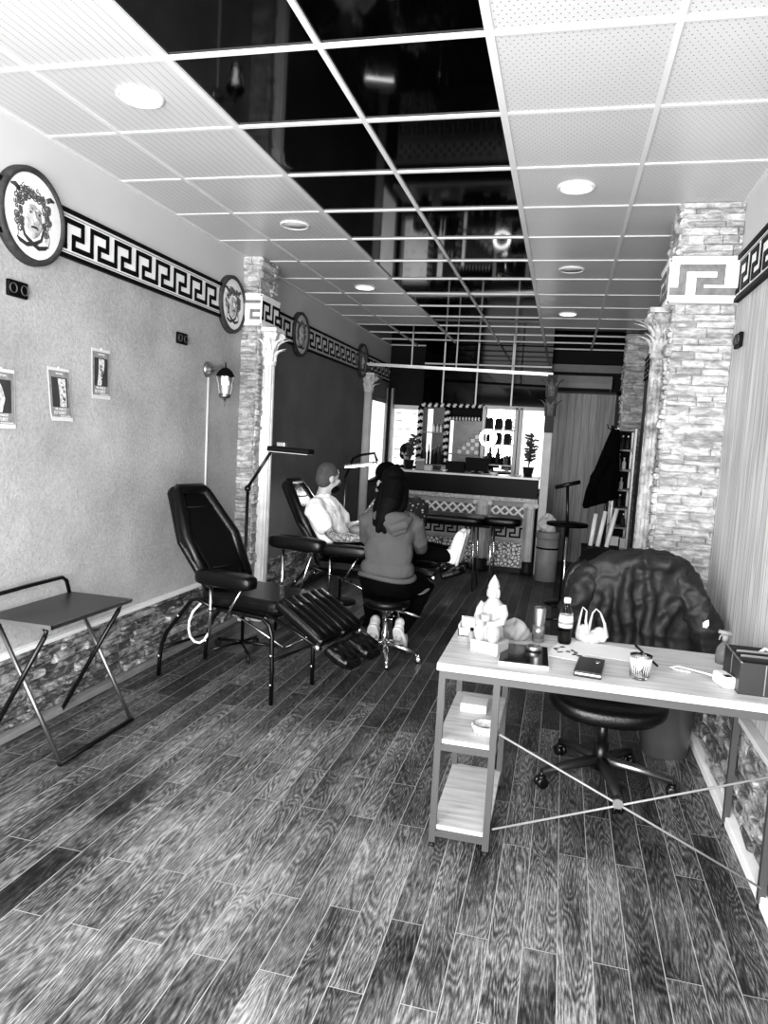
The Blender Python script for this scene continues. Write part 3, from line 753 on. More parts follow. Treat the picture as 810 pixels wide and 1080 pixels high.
# ------------------------------------------------------------------ folding side table
t = thing('folding_table', 'small folding table with black top and cross legs by the left wall', 'side table', (-2.315, 3.0, 0))
b = MB(); b.box((0, 0, .645), (.37, .61, .016)); b.build('table_top', mat('black_laminate', 30, rough=.35, var=.1), t, bevel=.003)
b = MB(); b.span((.181, -.307, .634), (.187, .307, .6525)); b.span((-.187, -.307, .634), (.187, -.303, .6525)); o = b.build('edge_trim', M['steel'], t)
for sg in (-1, 1):
    y = .275*sg
    b = MB(); b.tube((.215, y, .012), (-.13, y, .632), .0105); o = b.build('leg', M['steel'], t); o['label'] = 'shiny grey leg'
    b = MB(); b.tube((-.19, y-.024, .012), (.145, y-.024, .60), .0115); b.path([(.14, y-.024, .59), (.152, y-.024, .62), (.14, y-.024, .634)], .0105, 8); o = b.build('leg', M['tube'], t); o['label'] = 'black leg'
    b = MB(); b.ell((.012, y-.012, .372), (.01, .02, .01), nu=10, nv=6); b.build('pivot', M['chrome'], t)
b = MB(); b.tube((.215, -.285, .012), (.215, .285, .012), .0115); b.build('floor_bar', M['tube'], t)
b = MB(); b.tube((-.19, -.31, .012), (-.19, .26, .012), .0115); b.build('floor_bar', M['tube'], t)
b = MB(); b.path([(-.17, -.28, .64), (-.18, -.28, .70), (-.18, -.25, .738), (-.18, 0, .742), (-.18, .23, .742), (-.18, .265, .72), (-.172, .285, .64)], .0105, 10); b.build('handle_rail', M['tube'], t)

# ------------------------------------------------------------------ arm lamps
t = thing('floor_lamp', 'black jointed floor lamp with flat panel head behind the empty treatment chair', 'lamp', (-2.10, 4.63, 0))
b = MB()
for k in range(5):
    a = 2*PI*k/5+.3; b.path([(0, 0, .075), (.14*math.cos(a), .14*math.sin(a), .065), (.235*math.cos(a), .235*math.sin(a), .052)], .011, 8)
b.build('star_base', M['tube'], t)
for k in range(5):
    a = 2*PI*k/5+.3; b = MB(); b.lathe([(.024, -.012), (.024, .012)], c=(.235*math.cos(a), .235*math.sin(a), .0245), n=14, R=align((-math.sin(a), math.cos(a), 0))); b.tube((.235*math.cos(a), .235*math.sin(a), .03), (.235*math.cos(a), .235*math.sin(a), .055), .007); b.build('caster', M['dark'], t)
b = MB(); b.tube((0, 0, .06), (0, 0, 1.166), .012); b.build('pole', M['tube'], t)
b = MB(); b.tube((.004, -.02, 1.166), (.19, -.02, 1.46), .011); b.ell((.004, -.01, 1.166), (.024, .022, .024), nu=12, nv=8); b.ell((.19, -.02, 1.46), (.018, .018, .018), nu=12, nv=8); b.build('arm', M['tube'], t)
b = MB(); b.box((.315, -.03, 1.447), (.30, .12, .034), R=rotm(0, .03, 0)); hd = b.build('lamp_head', M['black'], t, bevel=.008)
b = MB(); b.box((.317, -.03, 1.4285), (.27, .10, .004), R=rotm(0, .03, 0)); b.build('diffuser', M['offwhite'], hd)
b = MB(); b.box((.25, -.03, 1.482), (.06, .05, .03)); b.build('driver_box', M['steel'], hd, bevel=.004)
t = thing('floor_lamp', 'lit work lamp shining over the tattooed arm, behind the man in white', 'lamp', (-1.95, 6.45, 0))
b = MB(); b.lathe([(.16, 0), (.16, .02), (.05, .035), (.015, .05)], n=28); b.build('base', M['tube'], t)
b = MB(); b.tube((0, 0, .03), (0, 0, 1.2), .012); b.build('pole', M['tube'], t)
b = MB(); b.path([(0, 0, 1.19), (.13, -.22, 1.372), (.20, -.24, 1.405), (.33, -.25, 1.43), (.36, -.25, 1.36)], .012, 8); b.build('arm', M['tube'], t)
b = MB(); b.box((.21, -.25, 1.325), (.27, .16, .022), R=rotm(0, -.16, 0)); hd = b.build('lamp_head', M['steel'], t, bevel=.006)
b = MB(); b.box((.212, -.25, 1.310), (.25, .14, .010), R=rotm(0, -.16, 0)); b.build('diffuser', mat('work_lamp_diffuser', 255, emit=70, var=0), hd)
print('left side done')

# ------------------------------------------------------------------ desk at the right wall
wood_w = mat('pale_wood_top', 226, rough=.45, var=.10, vs=3)
def pale_wood():
    m, t, b = newmat('pale_wood_grain'); co = t.add('TexCoord').outputs['Object']
    n = t.add('TexNoise', Vector=t.add('Mapping', Vector=co, Scale=(2.5, 26, 2.5)).outputs[0], Scale=1.6, Detail=5.0, Distortion=.5).outputs[0]
    t.l.new(t.ramp(n, [(.3, g(150)), (.5, g(176)), (.7, g(190))]), b.inputs['Base Color']); b.inputs['Roughness'].default_value = .42
    return m
wood_w = pale_wood()
legm = mat('desk_metal', 58, rough=.4, var=.08)
D = thing('desk', 'pale wood desk with dark metal frame, side shelves and crossed wire brace', 'desk', (.2, 2.945, 0))
b = MB(); b.span((-.60, -.315, .702), (.632, .295, .732)); b.build('desk_top', wood_w, D, bevel=.003)
b = MB(); b.span((-.59, -.305, .672), (.625, -.28, .702)); b.span((-.59, .262, .672), (.625, .287, .702)); b.span((-.59, -.30, .672), (-.565, .285, .702)); b.span((-.385, -.30, .672), (-.36, .285, .702)); b.span((.60, -.30, .672), (.625, .285, .702)); b.build('apron_frame', legm, D)
for x, y in ((-.578, -.292), (-.578, .274), (-.372, -.292), (-.372, .274), (.590, -.292), (.590, .274)):
    b = MB(); b.span((x-.0125, y-.0125, .02), (x+.0125, y+.0125, .675)); lg = b.build('leg', legm, D)
    b = MB(); b.lathe([(.012, 0), (.012, .008), (.006, .01), (.006, .022)], c=(x, y, 0), n=12); b.build('levelling_foot', M['dark'], lg)
for z in (.43, .085):
    b = MB(); b.span((-.585, -.29, z-.018), (-.365, .275, z)); sh = b.build('shelf', wood_w, D, bevel=.002)
    b = MB(); b.span((-.585, -.304, z-.040), (-.365, -.284, z-.018)); b.build('shelf_rail', legm, sh); b = MB(); b.span((-.585, .266, z-.040), (-.365, .286, z-.018)); b.build('shelf_rail', legm, sh)
for p0, p1 in (((-.35, -.302, .485), (.585, -.302, .075)), ((-.35, -.306, .115), (.585, -.306, .485))):
    b = MB(); b.tube(p0, p1, .0042, n=8); b.build('brace_wire', mat('brace_grey', 120, rough=.4), D)
b = MB(); b.lathe([(.018, -.012), (.018, .012)], c=(.088, -.304, .298), n=18, R=align((0, 1, 0))); b.build('brace_hub', M['steel'], D)
ZT = .732
# Buddha figure
bud = mat('pale_stone_figure', 142, rough=.75, var=.08, vs=30, bump=.15, bs=120)
t = thing('buddha_statue', 'white kneeling Buddha statue holding a small glass bowl on the desk corner', 'statue', (-.228, 2.86, ZT), -.35); t.scale = (.80, .84, .96)
b = MB(); b.box((0, 0, .0275), (.15, .13, .055)); b.build('plinth', bud, t, bevel=.006)
b = MB()
b.ell((0, .005, .092), (.062, .058, .045), e1=.8); b.ell((-.034, -.034, .088), (.034, .045, .042)); b.ell((.034, -.034, .088), (.034, .045, .042))
b.path([(0, .012, .09), (0, .012, .13), (0, .012, .165), (0, .012, .195), (0, .01, .212), (0, .008, .232)], [.055, .05, .053, .056, .036, .020], 24)
for sg in (-1, 1): b.path([(sg*.050, .01, .200), (sg*.066, .002, .17), (sg*.066, -.02, .140), (sg*.040, -.052, .128), (sg*.008, -.062, .130)], [.020, .021, .019, .016, .012], 12)
b.ell((0, .003, .255), (.030, .032, .038)); b.path([(0, .004, .275), (0, .004, .298), (0, .004, .315), (0, .004, .326)], [.030, .022, .010, .003], 16)
b.path([(0, -.028, .262), (0, -.034, .250), (0, -.030, .246)], [.003, .0055, .004], 8)
for sg in (-1, 1): b.ell((sg*.030, .004, .248), (.005, .010, .020)); b.path([(sg*.004, -.030, .262), (sg*.013, -.030, .265), (sg*.021, -.025, .262)], .0022, 6)
b.path([(-.010, -.027, .236), (0, -.0305, .235), (.010, -.027, .236)], .0026, 6)
o = b.build('body', bud, t)
rm = o.modifiers.new('remesh', 'REMESH'); rm.mode = 'VOXEL'; rm.voxel_size = .0024; rm.use_smooth_shade = True
s_ = o.modifiers.new('smooth', 'SMOOTH'); s_.factor = .4; s_.iterations = 1
b = MB(); b.lathe([(.016, 0), (.024, .004), (.026, .030), (.023, .030), (.021, .008), (.001, .006)], c=(0, -.062, .140), n=20); o = b.build('bowl', mat('smoky_glass', 140, rough=.1, var=.1), t); o['label'] = 'small glass bowl in its hands'
# things around it
t = thing('card_holder', 'white open card box at the back left corner of the desk', 'card box', (-.345, 3.10, ZT))
b = MB(); b.span((-.035, -.05, 0), (.035, .05, .004)); b.span((-.035, -.05, 0), (.035, -.046, .035)); b.span((-.035, .046, 0), (.035, .05, .065)); b.span((-.035, -.05, 0), (-.031, .05, .05)); b.span((.031, -.05, 0), (.035, .05, .05)); b.build('tray', M['paper'], t)
b = MB(); b.box((0, .02, .036), (.058, .03, .062), R=rotm(-.1, 0, 0)); b.build('cards', M['offwhite'], t)
t = thing('stamp_bottle', 'tiny dark labelled bottle between card holder and statue', 'bottle', (-.315, 2.98, ZT))
b = MB(); b.lathe([(.013, 0), (.014, .003), (.014, .035), (.006, .042), (.006, .048)], n=14); b.build('body', M['grey'], t)
b = MB(); b.lathe([(.008, .046), (.008, .058)], n=12); b.build('cap', M['black'], t)
def cloth_lump(name, label, cat, loc, r, h, seed, m):
    rnd = random.Random(seed); ph = [rnd.uniform(0, 6) for _ in range(6)]
    def fn(q):
        a = math.atan2(q.y, q.x); k = 1+.16*math.sin(3*a+ph[0]+q.z*40)+.08*math.sin(7*a+ph[1]-q.z*70)
        return V((q.x*k, q.y*k, max(-h*.5, q.z*(1+.25*math.sin(2*a+ph[2])))))
    b = MB(); b.ell((0, 0, h*.5), (r, r*.7, h*.62), nu=48, nv=24, fn=fn); return tag(b.build(name, m, None, loc), label, cat)
cloth_lump('cloth', 'crumpled grey cloth behind the Buddha statue', 'cloth', (-.145, 3.09, ZT), .055, .075, 4, M['grey'])
t = thing('tablet', 'black tablet with pale edge lying on the desk beside the statue', 'tablet', (-.09, 2.845, ZT), .04)
b = MB(); b.box((0, 0, .006), (.19, .27, .012)); b.build('case', M['offwhite'], t, bevel=.003)
b = MB(); b.box((0, 0, .0128), (.185, .262, .003)); b.build('screen', mat('black_screen', 6, rough=.12), t)
t = thing('metal_cup', 'small shiny tin on the corner of the tablet', 'tin', (-.055, 2.905, ZT+.0145))
b = MB(); b.lathe([(.028, 0), (.030, .003), (.030, .018), (.027, .021), (.001, .021)], n=24); b.build('tin', M['steel'], t)
t = thing('drink_can', 'tall slim metal can standing behind the tablet', 'can', (-.045, 3.10, ZT))
b = MB(); b.lathe([(.022, 0), (.026, .006), (.0265, .145), (.024, .152), (.022, .152), (.021, .148), (.001, .148)], n=28); b.build('can_body', M['steel'], t)
b = MB(); b.lathe([(.0268, .02), (.0268, .075)], n=28); b.build('label_band', mat('can_print', 125, rough=.3, metal=.8, var=.3, vs=60), t)
t = thing('cola_bottle', 'clear plastic bottle with pale label and dark drink', 'bottle', (.065, 3.125, ZT))
pet = mat('clear_plastic', 252, rough=.04, trans=1, var=0, ior=1.15)
b = MB(); b.lathe([(.020, 0), (.028, .006), (.029, .022), (.026, .04), (.0285, .06), (.030, .10), (.027, .135), (.014, .165), (.012, .18)], n=28); b.build('bottle', pet, t)
b = MB(); b.lathe([(.001, .004), (.0265, .007), (.0272, .022), (.0245, .04), (.0265, .062), (.001, .063)], n=24); b.build('drink', M['black'], t)
b = MB(); b.lathe([(.0292, .072), (.0306, .085), (.0306, .105), (.0285, .125)], n=28); b.build('label', M['offwhite'], t)
b = MB(); b.lathe([(.0308, .088), (.0308, .098)], n=28); b.build('label_stripe', M['grey'], t)
b = MB(); b.lathe([(.0145, .178), (.0145, .197), (.012, .199)], n=20); b.build('cap', M['white'], t)
# plastic bag with two handles
bag = mat('thin_white_plastic', 205, rough=.3, var=.2, vs=25, trans=.45, ior=1.08)
t = thing('plastic_bag', 'crumpled pale plastic bag with two upright handles behind the papers', 'bag', (.175, 3.20, ZT))
b = MB()
def bagfn(q):
    a = math.atan2(q.y, q.x); return V((q.x*(1+.12*math.sin(6*a+q.z*60)), q.y*(1+.1*math.sin(5*a-q.z*80)), max(-.028, q.z)))
b = Body(); b.ell((0, 0, .022), (.066, .045, .026)); b.ell((-.035, 0, .040), (.026, .026, .034)); b.ell((.035, .0, .038), (.036, .028, .032))
skin(b, 'body', bag, t, .004, 2, disp=(('CLOUDS', .03, .018), ('CLOUDS', .012, .006)))
for x0, x1, hgt in ((-.058, -.012, .15), (-.012, .066, .148)):
    b = MB(); m_ = x0+(x1-x0)*.33
    b.path([(x0, 0, .03), (x0+.006, .0, .09), (x0+.012, .0, hgt-.02), (m_, 0, hgt), (m_+.018, 0, hgt-.014), (x1-.014, 0, .09), (x1, 0, .03)], [.022, .014, .009, .008, .009, .015, .024], 8, flat=.4); b.build('handle', bag, t)
b = MB(); b.span((-.15, -.10, 0), (.15, .10, .0012)); tag(b.build('paper_sheet', M['paper'], None, (.235, 3.075, ZT+.001), rz=-.15), 'large blank white paper sheet lying under the pen', 'paper')
b = MB(); b.span((-.075, -.10, 0), (.075, .10, .0012)); ps = tag(b.build('printed_paper', M['paper'], None, (.085, 2.99, ZT+.0005), rz=-.25), 'paper with small printed figures behind the black wallet', 'paper')
b = MB(); random.seed(9)
for k in range(9):
    x, y = random.uniform(-.06, .06), random.uniform(-.04, .07); b.path([(x+.012*math.cos(i*1.2)*(.4+.1*i), y+.010*math.sin(i*1.2+k), .0022) for i in range(6)], .0022, 5)
b.build('ink_marks', M['dark'], ps)
b = MB(); b.tube((.362, 3.2, ZT+.008), (.418, 2.93, ZT+.006), .0042, n=8); tag(b.build('pen', M['black']), 'black pen lying across the white paper', 'pen')
t = thing('wallet', 'closed black wallet near the front edge of the desk', 'wallet', (.158, 2.775, ZT), -.12)
b = MB(); b.box((0, 0, .004), (.098, .20, .008)); b.build('cover', M['leather'], t, bevel=.003)
b = MB(); b.box((.002, 0, .0115), (.092, .192, .007)); b.build('pages', M['offwhite'], t)
b = MB(); b.box((0, 0, .019), (.098, .20, .008)); b.build('cover', M['leather'], t, bevel=.003)
b = MB(); b.ell((.025, .045, .0235), (.010, .012, .0018), nu=14, nv=6); b.build('stud', M['chrome'], t)
t = thing('candle_glass', 'white candle in a clear glass tumbler on the desk', 'candle', (.335, 2.755, ZT))
b = MB(); b.lathe([(.001, 0), (.033, 0), (.036, .004), (.040, .088), (.0375, .088), (.034, .012), (.001, .010)], n=32); b.build('glass', M['glass'], t)
b = MB(); b.lathe([(.001, .0125), (.0339, .0125), (.0372, .078), (.001, .080)], n=28); b.build('wax', mat('candle_wax', 240, rough=.5, var=.04), t)
b = MB(); b.tube((0, 0, .079), (.001, 0, .088), .0012, n=5); b.build('wick', M['black'], t)
# desk organiser box with cards inside
t = thing('desk_box', 'open black box filled with cards at the right end of the desk', 'box', (.745, 2.84, ZT), .0)
bxm = mat('black_box', 20, rough=.45)
b = MB()
for a, c in (((-.085, -.125, 0), (.085, .125, .005)), ((-.085, -.125, 0), (-.080, .125, .115)), ((.080, -.125, 0), (.085, .125, .115)), ((-.085, -.125, 0), (.085, -.120, .115)), ((-.085, .120, 0), (.085, .125, .115))): b.span(a, c)
b.build('shell', bxm, t, bevel=.001)
b = MB(); b.span((-.0025, -.1262, .004), (.001, -.125, .113)); b.span((-.0862, -.002, .004), (-.085, .001, .113)); b.span((-.0862, -.1262, .113), (-.078, .126, .116))
b.build('edge_line', M['steel'], t)
for k in range(5):
    b = MB(); b.box((-.02+.01*(k % 2), -.08+.032*k, .078), (.12, .003, .095), R=rotm(.12-.05*k, 0, .03*k)); b.build('card', M['dark'] if k % 2 == 0 else M['grey'], t)
b = MB(); b.path([(.0, .05, .10), (.03, .03, .135), (.06, 0, .13), (.072, -.05, .10)], .006, 8); b.build('coil', M['offwhite'], t)
t = thing('charger', 'white plug adapter with cable beside the black box', 'charger', (.632, 2.80, ZT), .25)
b = MB(); b.box((0, 0, .022), (.05, .095, .044)); b.build('adapter', M['white'], t, bevel=.01)
b = MB(); b.box((-.005, -.03, .0445), (.022, .02, .003)); b.build('socket_face', M['dark'], t)
b = MB(); b.path([(-.02, .045, .02), (-.03, .10, .012), (-.05, .15, .006), (-.09, .19, .005), (-.13, .17, .005), (-.11, .14, .005), (-.07, .12, .005)], .0035, 8); b.build('cable', M['white'], t)
t = thing('spray_bottle', 'clear spray bottle with tilted top leaning behind the black box', 'bottle', (.69, 3.11, ZT)); t.scale = (.78, .78, .78)
b = MB(); b.lathe([(.038, 0), (.04, .006), (.04, .055), (.034, .085), (.014, .11), (.012, .125)], n=22); b.build('bottle', mat('grey_clear_plastic', 150, rough=.12, trans=.8, var=.1, ior=1.2), t)
b = MB(); b.lathe([(.015, .12), (.015, .15)], n=14); b.tube((-.035, 0, .165), (.03, 0, .155), .010, .013); b.path([(-.01, 0, .155), (-.025, 0, .14), (-.028, 0, .12)], .004, 6); b.build('spray_head', M['grey'], t)
# on the shelf
t = thing('glass_ashtray', 'patterned round glass ashtray on the upper desk shelf', 'ashtray', (-.215, 2.78, .43))
b = MB(); b.lathe([(.001, .004), (.040, .004), (.044, .035), (.052, .035), (.054, .030), (.048, .0), (.001, 0)], n=48, flute=lambda k, n: .04*math.sin(12*2*PI*k/n)); b.build('bowl', mat('cut_glass', 215, rough=.15, trans=.45, var=.35, vs=60), t)
b = MB(); b.lathe([(.001, .0045), (.030, .0045), (.026, .012), (.001, .015)], n=14); b.build('ash', M['grey'], t)
b = MB(); b.span((-.055, -.05, 0), (.055, .05, .035)); tag(b.build('paper_block', M['offwhite'], None, (-.285, 3.02, .43), bevel=.002), 'pale square paper block at the back of the upper desk shelf', 'paper block')

# ------------------------------------------------------------------ office chair, jacket, bin
t = thing('office_chair', 'black office chair on a five-star castor base behind the desk', 'office chair', (.28, 3.45, 0), 0)
cast = [(-.263, -.15), (.063, -.284), (.322, -.029), (.16, .25), (-.18, .25)]
for i, (x, y) in enumerate(cast):
    b = MB(); b.path([(0, 0, .115), (x*.5, y*.5, .10), (x, y, .075)], [.03, .026, .018], 8, flat=.8); o = b.build('base_arm', M['steel'] if i == 2 else M['dark'], t)
    b = MB(); q = V((-y, x, 0)).normalized()
    for sg in (-1, 1): b.lathe([(.010, -.008), (.026, -.008), (.026, .008), (.010, .008)], c=(x+q.x*.014*sg, y+q.y*.014*sg, .026), n=18, R=align(q))
    b.tube((x, y, .03), (x, y, .08), .008); b.ell((x, y, .05), (.022, .022, .014), nu=12, nv=8); b.build('caster', M['tube'], o)
b = MB(); b.lathe([(.034, .07), (.034, .20), (.024, .20), (.024, .36), (.05, .375), (.05, .385)], n=20); b.build('gas_column', M['tube'], t)
b = MB()
def seatfn(q): return V((q.x, q.y, q.z-.02*max(0, -q.y/.24)**3+.012*(abs(q.x)/.25)**2))
b.ell((0, -.05, .425), (.265, .25, .052), nu=44, nv=16, e1=.5, e2=.72, fn=seatfn); st = b.build('seat', M['leather'], t)
b = MB()
for k in range(7): b.path([(-.12+.04*k, -.25, .452), (-.12+.04*k, -.27, .44), (-.12+.04*k, -.285, .425)], .003, 5)
b.build('gathered_seam', M['dark'], st)
b = MB()
def backfn(q): return V((q.x, q.y+.25*(q.x)**2*-1.0, q.z))
b.ell((0, .27, .77), (.24, .05, .27), nu=40, nv=20, e1=.6, e2=.6, fn=backfn); b.build('backrest', M['leather'], t)
b = MB(); b.path([(0, .08, .38), (0, .24, .39), (0, .325, .46), (0, .325, .62)], .022, 8, flat=.6); b.build('back_bar', M['tube'], t)
# jacket draped over its back
jk = mat('black_nylon', 24, rough=.55, var=.25, vs=9, spec=.25)
t = thing('jacket', 'dark nylon jacket with a small white badge draped over the office chair back', 'jacket', (.40, 3.72, 0))
b = Body()
b.cap([(-.20, .01, .965), (-.02, .015, 1.0), (.10, .015, 1.005), (.20, .01, .98)], [.075, .085, .085, .075], 18)
b.ell((0.0, .0, .80), (.285, .105, .27), e1=.55, e2=.7, nu=36, nv=24); b.ell((.0, -.02, .62), (.30, .12, .09), e1=.6, e2=.7, nu=30)
b.path([(-.08, -.06, 1.02), (.02, -.085, 1.045), (.12, -.075, 1.04), (.19, -.02, 1.02)], [.03, .04, .04, .03], 12)
b.path([(-.05, -.10, 1.0), (-.06, -.13, .85), (-.03, -.135, .68), (-.05, -.13, .58)], [.02, .028, .03, .03], 10)
b.path([(.03, -.095, 1.0), (.06, -.12, .85), (.05, -.135, .7), (.07, -.13, .58)], [.015, .026, .028, .03], 10)
b.path([(.20, -.085, .86), (.10, -.12, .74), (.13, -.13, .62)], [.02, .03, .025], 10)
b.path([(-.13, -.09, .9), (-.16, -.12, .76), (-.12, -.13, .6)], [.02, .03, .028], 10)
skin(b, 'body', jk, t, .011, 2, disp=(('MUSGRAVE', .12, .012), ('CLOUDS', .06, .016), ('CLOUDS', .022, .007)))
b = Body(); b.cap([(.20, -.01, .955), (.262, -.045, .86), (.325, -.06, .74), (.345, -.05, .62)], [.075, .078, .075, .066], 18)
skin(b, 'sleeve', jk, t, .011, 2, disp=(('MUSGRAVE', .10, .014), ('CLOUDS', .05, .018), ('CLOUDS', .022, .007)))
b = Body(); b.cap([(-.21, -.01, .955), (-.265, -.04, .87), (-.29, -.05, .76), (-.285, -.05, .64)], [.075, .078, .072, .062], 18)
skin(b, 'sleeve', jk, t, .011, 2, disp=(('MUSGRAVE', .10, .014), ('CLOUDS', .05, .018), ('CLOUDS', .022, .007)))
b = Body(); b.ell((-.17, .02, 1.0), (.12, .08, .075)); b.ell((-.24, .02, .92), (.09, .08, .10))
o = skin(b, 'hood', M['blackcloth'], t, .011, 2, disp=(('CLOUDS', .07, .03),)); o['label'] = 'darker hood piled at the left shoulder'

b = MB(); b.prism([(-.012, -.018), (.006, -.02), (.014, -.004), (.010, .02), (-.004, .012), (-.014, .002)], 0, .003, lambda a, c, h: V((.30+a, -.162-h, .79+c))); o = b.build('badge', M['white'], t); o['label'] = 'small white leaf-shaped badge'
t = thing('waste_bin', 'plain dark cylindrical waste bin under the desk at the right wall', 'bin', (.632, 3.95, 0))
b = MB(); b.lathe([(.001, 0), (.115, 0), (.118, .004), (.142, .30), (.147, .302), (.147, .31), (.139, .31), (.113, .012), (.001, .010)], n=40); b.build('bucket', mat('bin_grey', 66, rough=.3, var=.1), t)
print('desk done')

# ------------------------------------------------------------------ bar counter and rear wall
BY = 9.05
mosD = mosaic_mat('diamond_mosaic', 13.0, 'd'); mosV = mosaic_mat('pebble_mosaic', 24.0, 'v')
t = thing('bar_counter', 'long bar counter with black top band, mosaic front and small fluted columns', 'bar', (0, BY, 0))
b = MB(); b.span((-2.30, -.06, 1.165), (-.27, .50, 1.19)); b.build('bar_top', mat('bar_top_pale', 215, rough=.25, var=.1), t, bevel=.003)
b = MB(); b.span((-2.29, -.02, .935), (-.28, .45, 1.165)); b.build('upper_band', mat('black_gloss_band', 2, rough=.35, spec=.06), t)
b = MB(); b.span((-2.30, -.10, .885), (-.26, .45, .935)); b.build('ledge', mat('ledge_stone', 185, rough=.6, var=.4, vs=30, bump=.5), t, bevel=.004)
b = MB(); b.span((-2.28, .0, .06), (-.29, .40, .885)); b.build('front_panel', mat('bar_panel', 150, rough=.6, var=.2), t)
b = MB(); b.span((-2.28, -.012, .66), (-1.02, .0, .82)); b.span((-.82, -.012, .66), (-.42, .0, .82)); b.build('diamond_mosaic', mosD, t)
b = MB(); b.span((-2.28, -.012, .07), (-1.02, .0, .37)); b.span((-.82, -.012, .07), (-.42, .0, .37)); b.build('pebble_mosaic', mosV, t)
b = MB(); fr = lambda a, q, h: V((-2.28+a, -h, .40+q)); b.prism([(0, 0), (1.26, 0), (1.26, .2), (0, .2)], 0, .01, fr, 0); key_bars(b, fr, 1.26, .045, .155, .17, .022, .03, .010, .014)
fr2_ = lambda a, q, h: V((-.82+a, -h, .40+q)); b.prism([(0, 0), (.40, 0), (.40, .2), (0, .2)], 0, .01, fr2_, 0); key_bars(b, fr2_, .40, .045, .155, .17, .022, .03, .010, .014)
b.build('key_band', [mat('bar_key_ground', 175, rough=.6), M['black']], t)
b = MB(); b.span((-2.28, -.02, 0), (-.29, .40, .06)); b.build('plinth', M['dark'], t)
for x, r in ((-.92, .075), (-.335, .05)):
    b = MB()
    b.lathe([(r*1.5, .0), (r*1.5, .06), (r*1.2, .08), (r*1.35, .13), (r*1.05, .16)], c=(x, -.06, 0), n=24); b.build('column_base', M['dark'], t)
    b = MB(); b.lathe([(r, .155), (r*.97, .5), (r*.92, .80)], c=(x, -.06, 0), n=60, flute=lambda k, n: -.2*max(0, math.sin(2*PI*k*10/n))**.6); b.build('column_shaft', mat('bar_column', 205, rough=.6, var=.1), t)
    b = MB(); b.lathe([(r*.95, .80), (r*1.1, .81), (r*.95, .83), (r*1.35, .865), (r*1.45, .885)], c=(x, -.06, 0), n=24)
    for sg in (-1, 1): b.lathe([(.028, -.02), (.028, .02)], c=(x+sg*r*1.25, -.11, .855), n=16, R=align((0, 1, 0)))
    b.build('column_capital', mat('bar_column', 205), t)
# ceiling rail over the bar front, hung on rods
t = thing('hanging_rail', 'long pale rail hanging from the black ceiling above the bar front', 'rail', (0, BY, 0))
b = MB(); A_, B_ = V((XL+.02, 0, 2.50)), V((-.20, 0, 2.445)); b.prism([(-.02, -.018), (.02, -.018), (.02, .018), (-.02, .018)], 0, 1, lambda a, c, h: A_.lerp(B_, h)+V((0, a, c))); b.build('rail', mat('rail_metal', 200, rough=.3, metal=.5), t)
for x, z in ((-1.945, 2.50), (-1.378, 2.485), (-.688, 2.465)):
    b = MB(); b.tube((x, 0, z), (x, 0, HZ), .009, n=8); b.build('rod', M['bar'], t)
# black gloss fascia above the back bar with thin vertical joints
t = struct(MB().span((-1.95, 9.95, 2.10), (-.24, 10.05, HZ)).build('trim_7', M['gloss']))
b = MB()
for x in (-1.68, -1.22, -.74): b.span((x-.010, 9.944, 2.10), (x+.010, 9.952, HZ))
b.span((-1.95, 9.944, 2.62), (-.24, 9.952, 2.64)); b.build('joint_bars', M['bar'], t)
# back bar shelf unit: twisted black and white posts, shelves, mirrors
t = thing('back_bar', 'framed back bar of mirrors and shelves behind the counter', 'back bar', (0, 10.2, 0))
def rope(mb, a, c, r, turns):
    a, c = V(a), V(c); n = int(turns*2); d = (c-a)/n
    for i in range(n):
        sk = V((d.x*.35, 0, d.z*.35)); up = V((0, 0, 1)) if abs(d.x) > abs(d.z) else V((1, 0, 0))
        mb.path([a+d*i-sk*.4+up*r*-.3, a+d*(i+1)+sk*.4+up*r*.3], r, 8, mi=i % 2)
ropem = [mat('rope_white', 215, rough=.5), M['black']]
for x in (-2.0, -1.62):
    b = MB(); rope(b, (x, -.10, 1.0), (x, -.10, 2.05), .035, 11); b.build('twisted_post', ropem, t)
for p, q in (((-1.98, -.10, 2.07), (-1.10, -.10, 2.09)), ((-1.58, -.10, 1.90), (-1.14, -.10, 1.91))):
    b = MB(); rope(b, p, q, .026, 10); b.build('twisted_cornice', ropem, t)
for x in (-1.10, -.66, -.60):
    b = MB(); b.span((x-.025, -.13, .95), (x+.025, -.06, 2.09)); b.build('post', M['offwhite'], t, bevel=.006)
b = MB(); b.span((-1.10, -.13, 2.06), (-.30, -.06, 2.10)); b.build('top_rail', M['offwhite'], t)
b = MB(); b.span((-1.08, -.03, 1.0), (-.68, -.02, 2.06)); b.build('mirror', M['mirror'], t)
b = MB(); b.span((-.58, -.03, 1.0), (-.27, -.02, 2.06)); b.build('mirror', lit, t); t.children[-1]['label'] = 'bright panel, street window reflection put in as glow'  # glow stands in for the street window reflected in this mirror
b = MB(); b.span((-1.97, -.03, 1.0), (-1.60, -.02, 2.05)); b.build('back_panel', mat('dark_mottled', 30, rough=.3, var=.8, vs=40), t)
b = MB(); b.span((-1.58, -.03, 1.0), (-1.14, -.02, 1.89)); b.build('back_panel', mat('grey_mottled', 58, rough=.3, var=.6, vs=14), t)
b = MB(); b.span((-1.90, -.05, 1.25), (-1.83, -.03, 2.02)); b.span((-1.57, -.05, 1.15), (-1.53, -.03, 1.88)); b.build('light_strip', lit, t)
for x0, x1, zs in ((-1.97, -1.60, (1.25, 1.70)), (-1.58, -1.14, (1.42,)), (-1.08, -.68, (1.30, 1.58, 1.78))):
    for z in zs:
        b = MB(); b.span((x0, -.20, z-.016), (x1, -.03, z)); b.build('shelf', M['grey'] if x0 < -1.5 else M['offwhite'], t)
b = MB(); b.span((-2.02, -.28, .92), (-.28, -.02, .96)); b.build('counter', M['dark'], t)
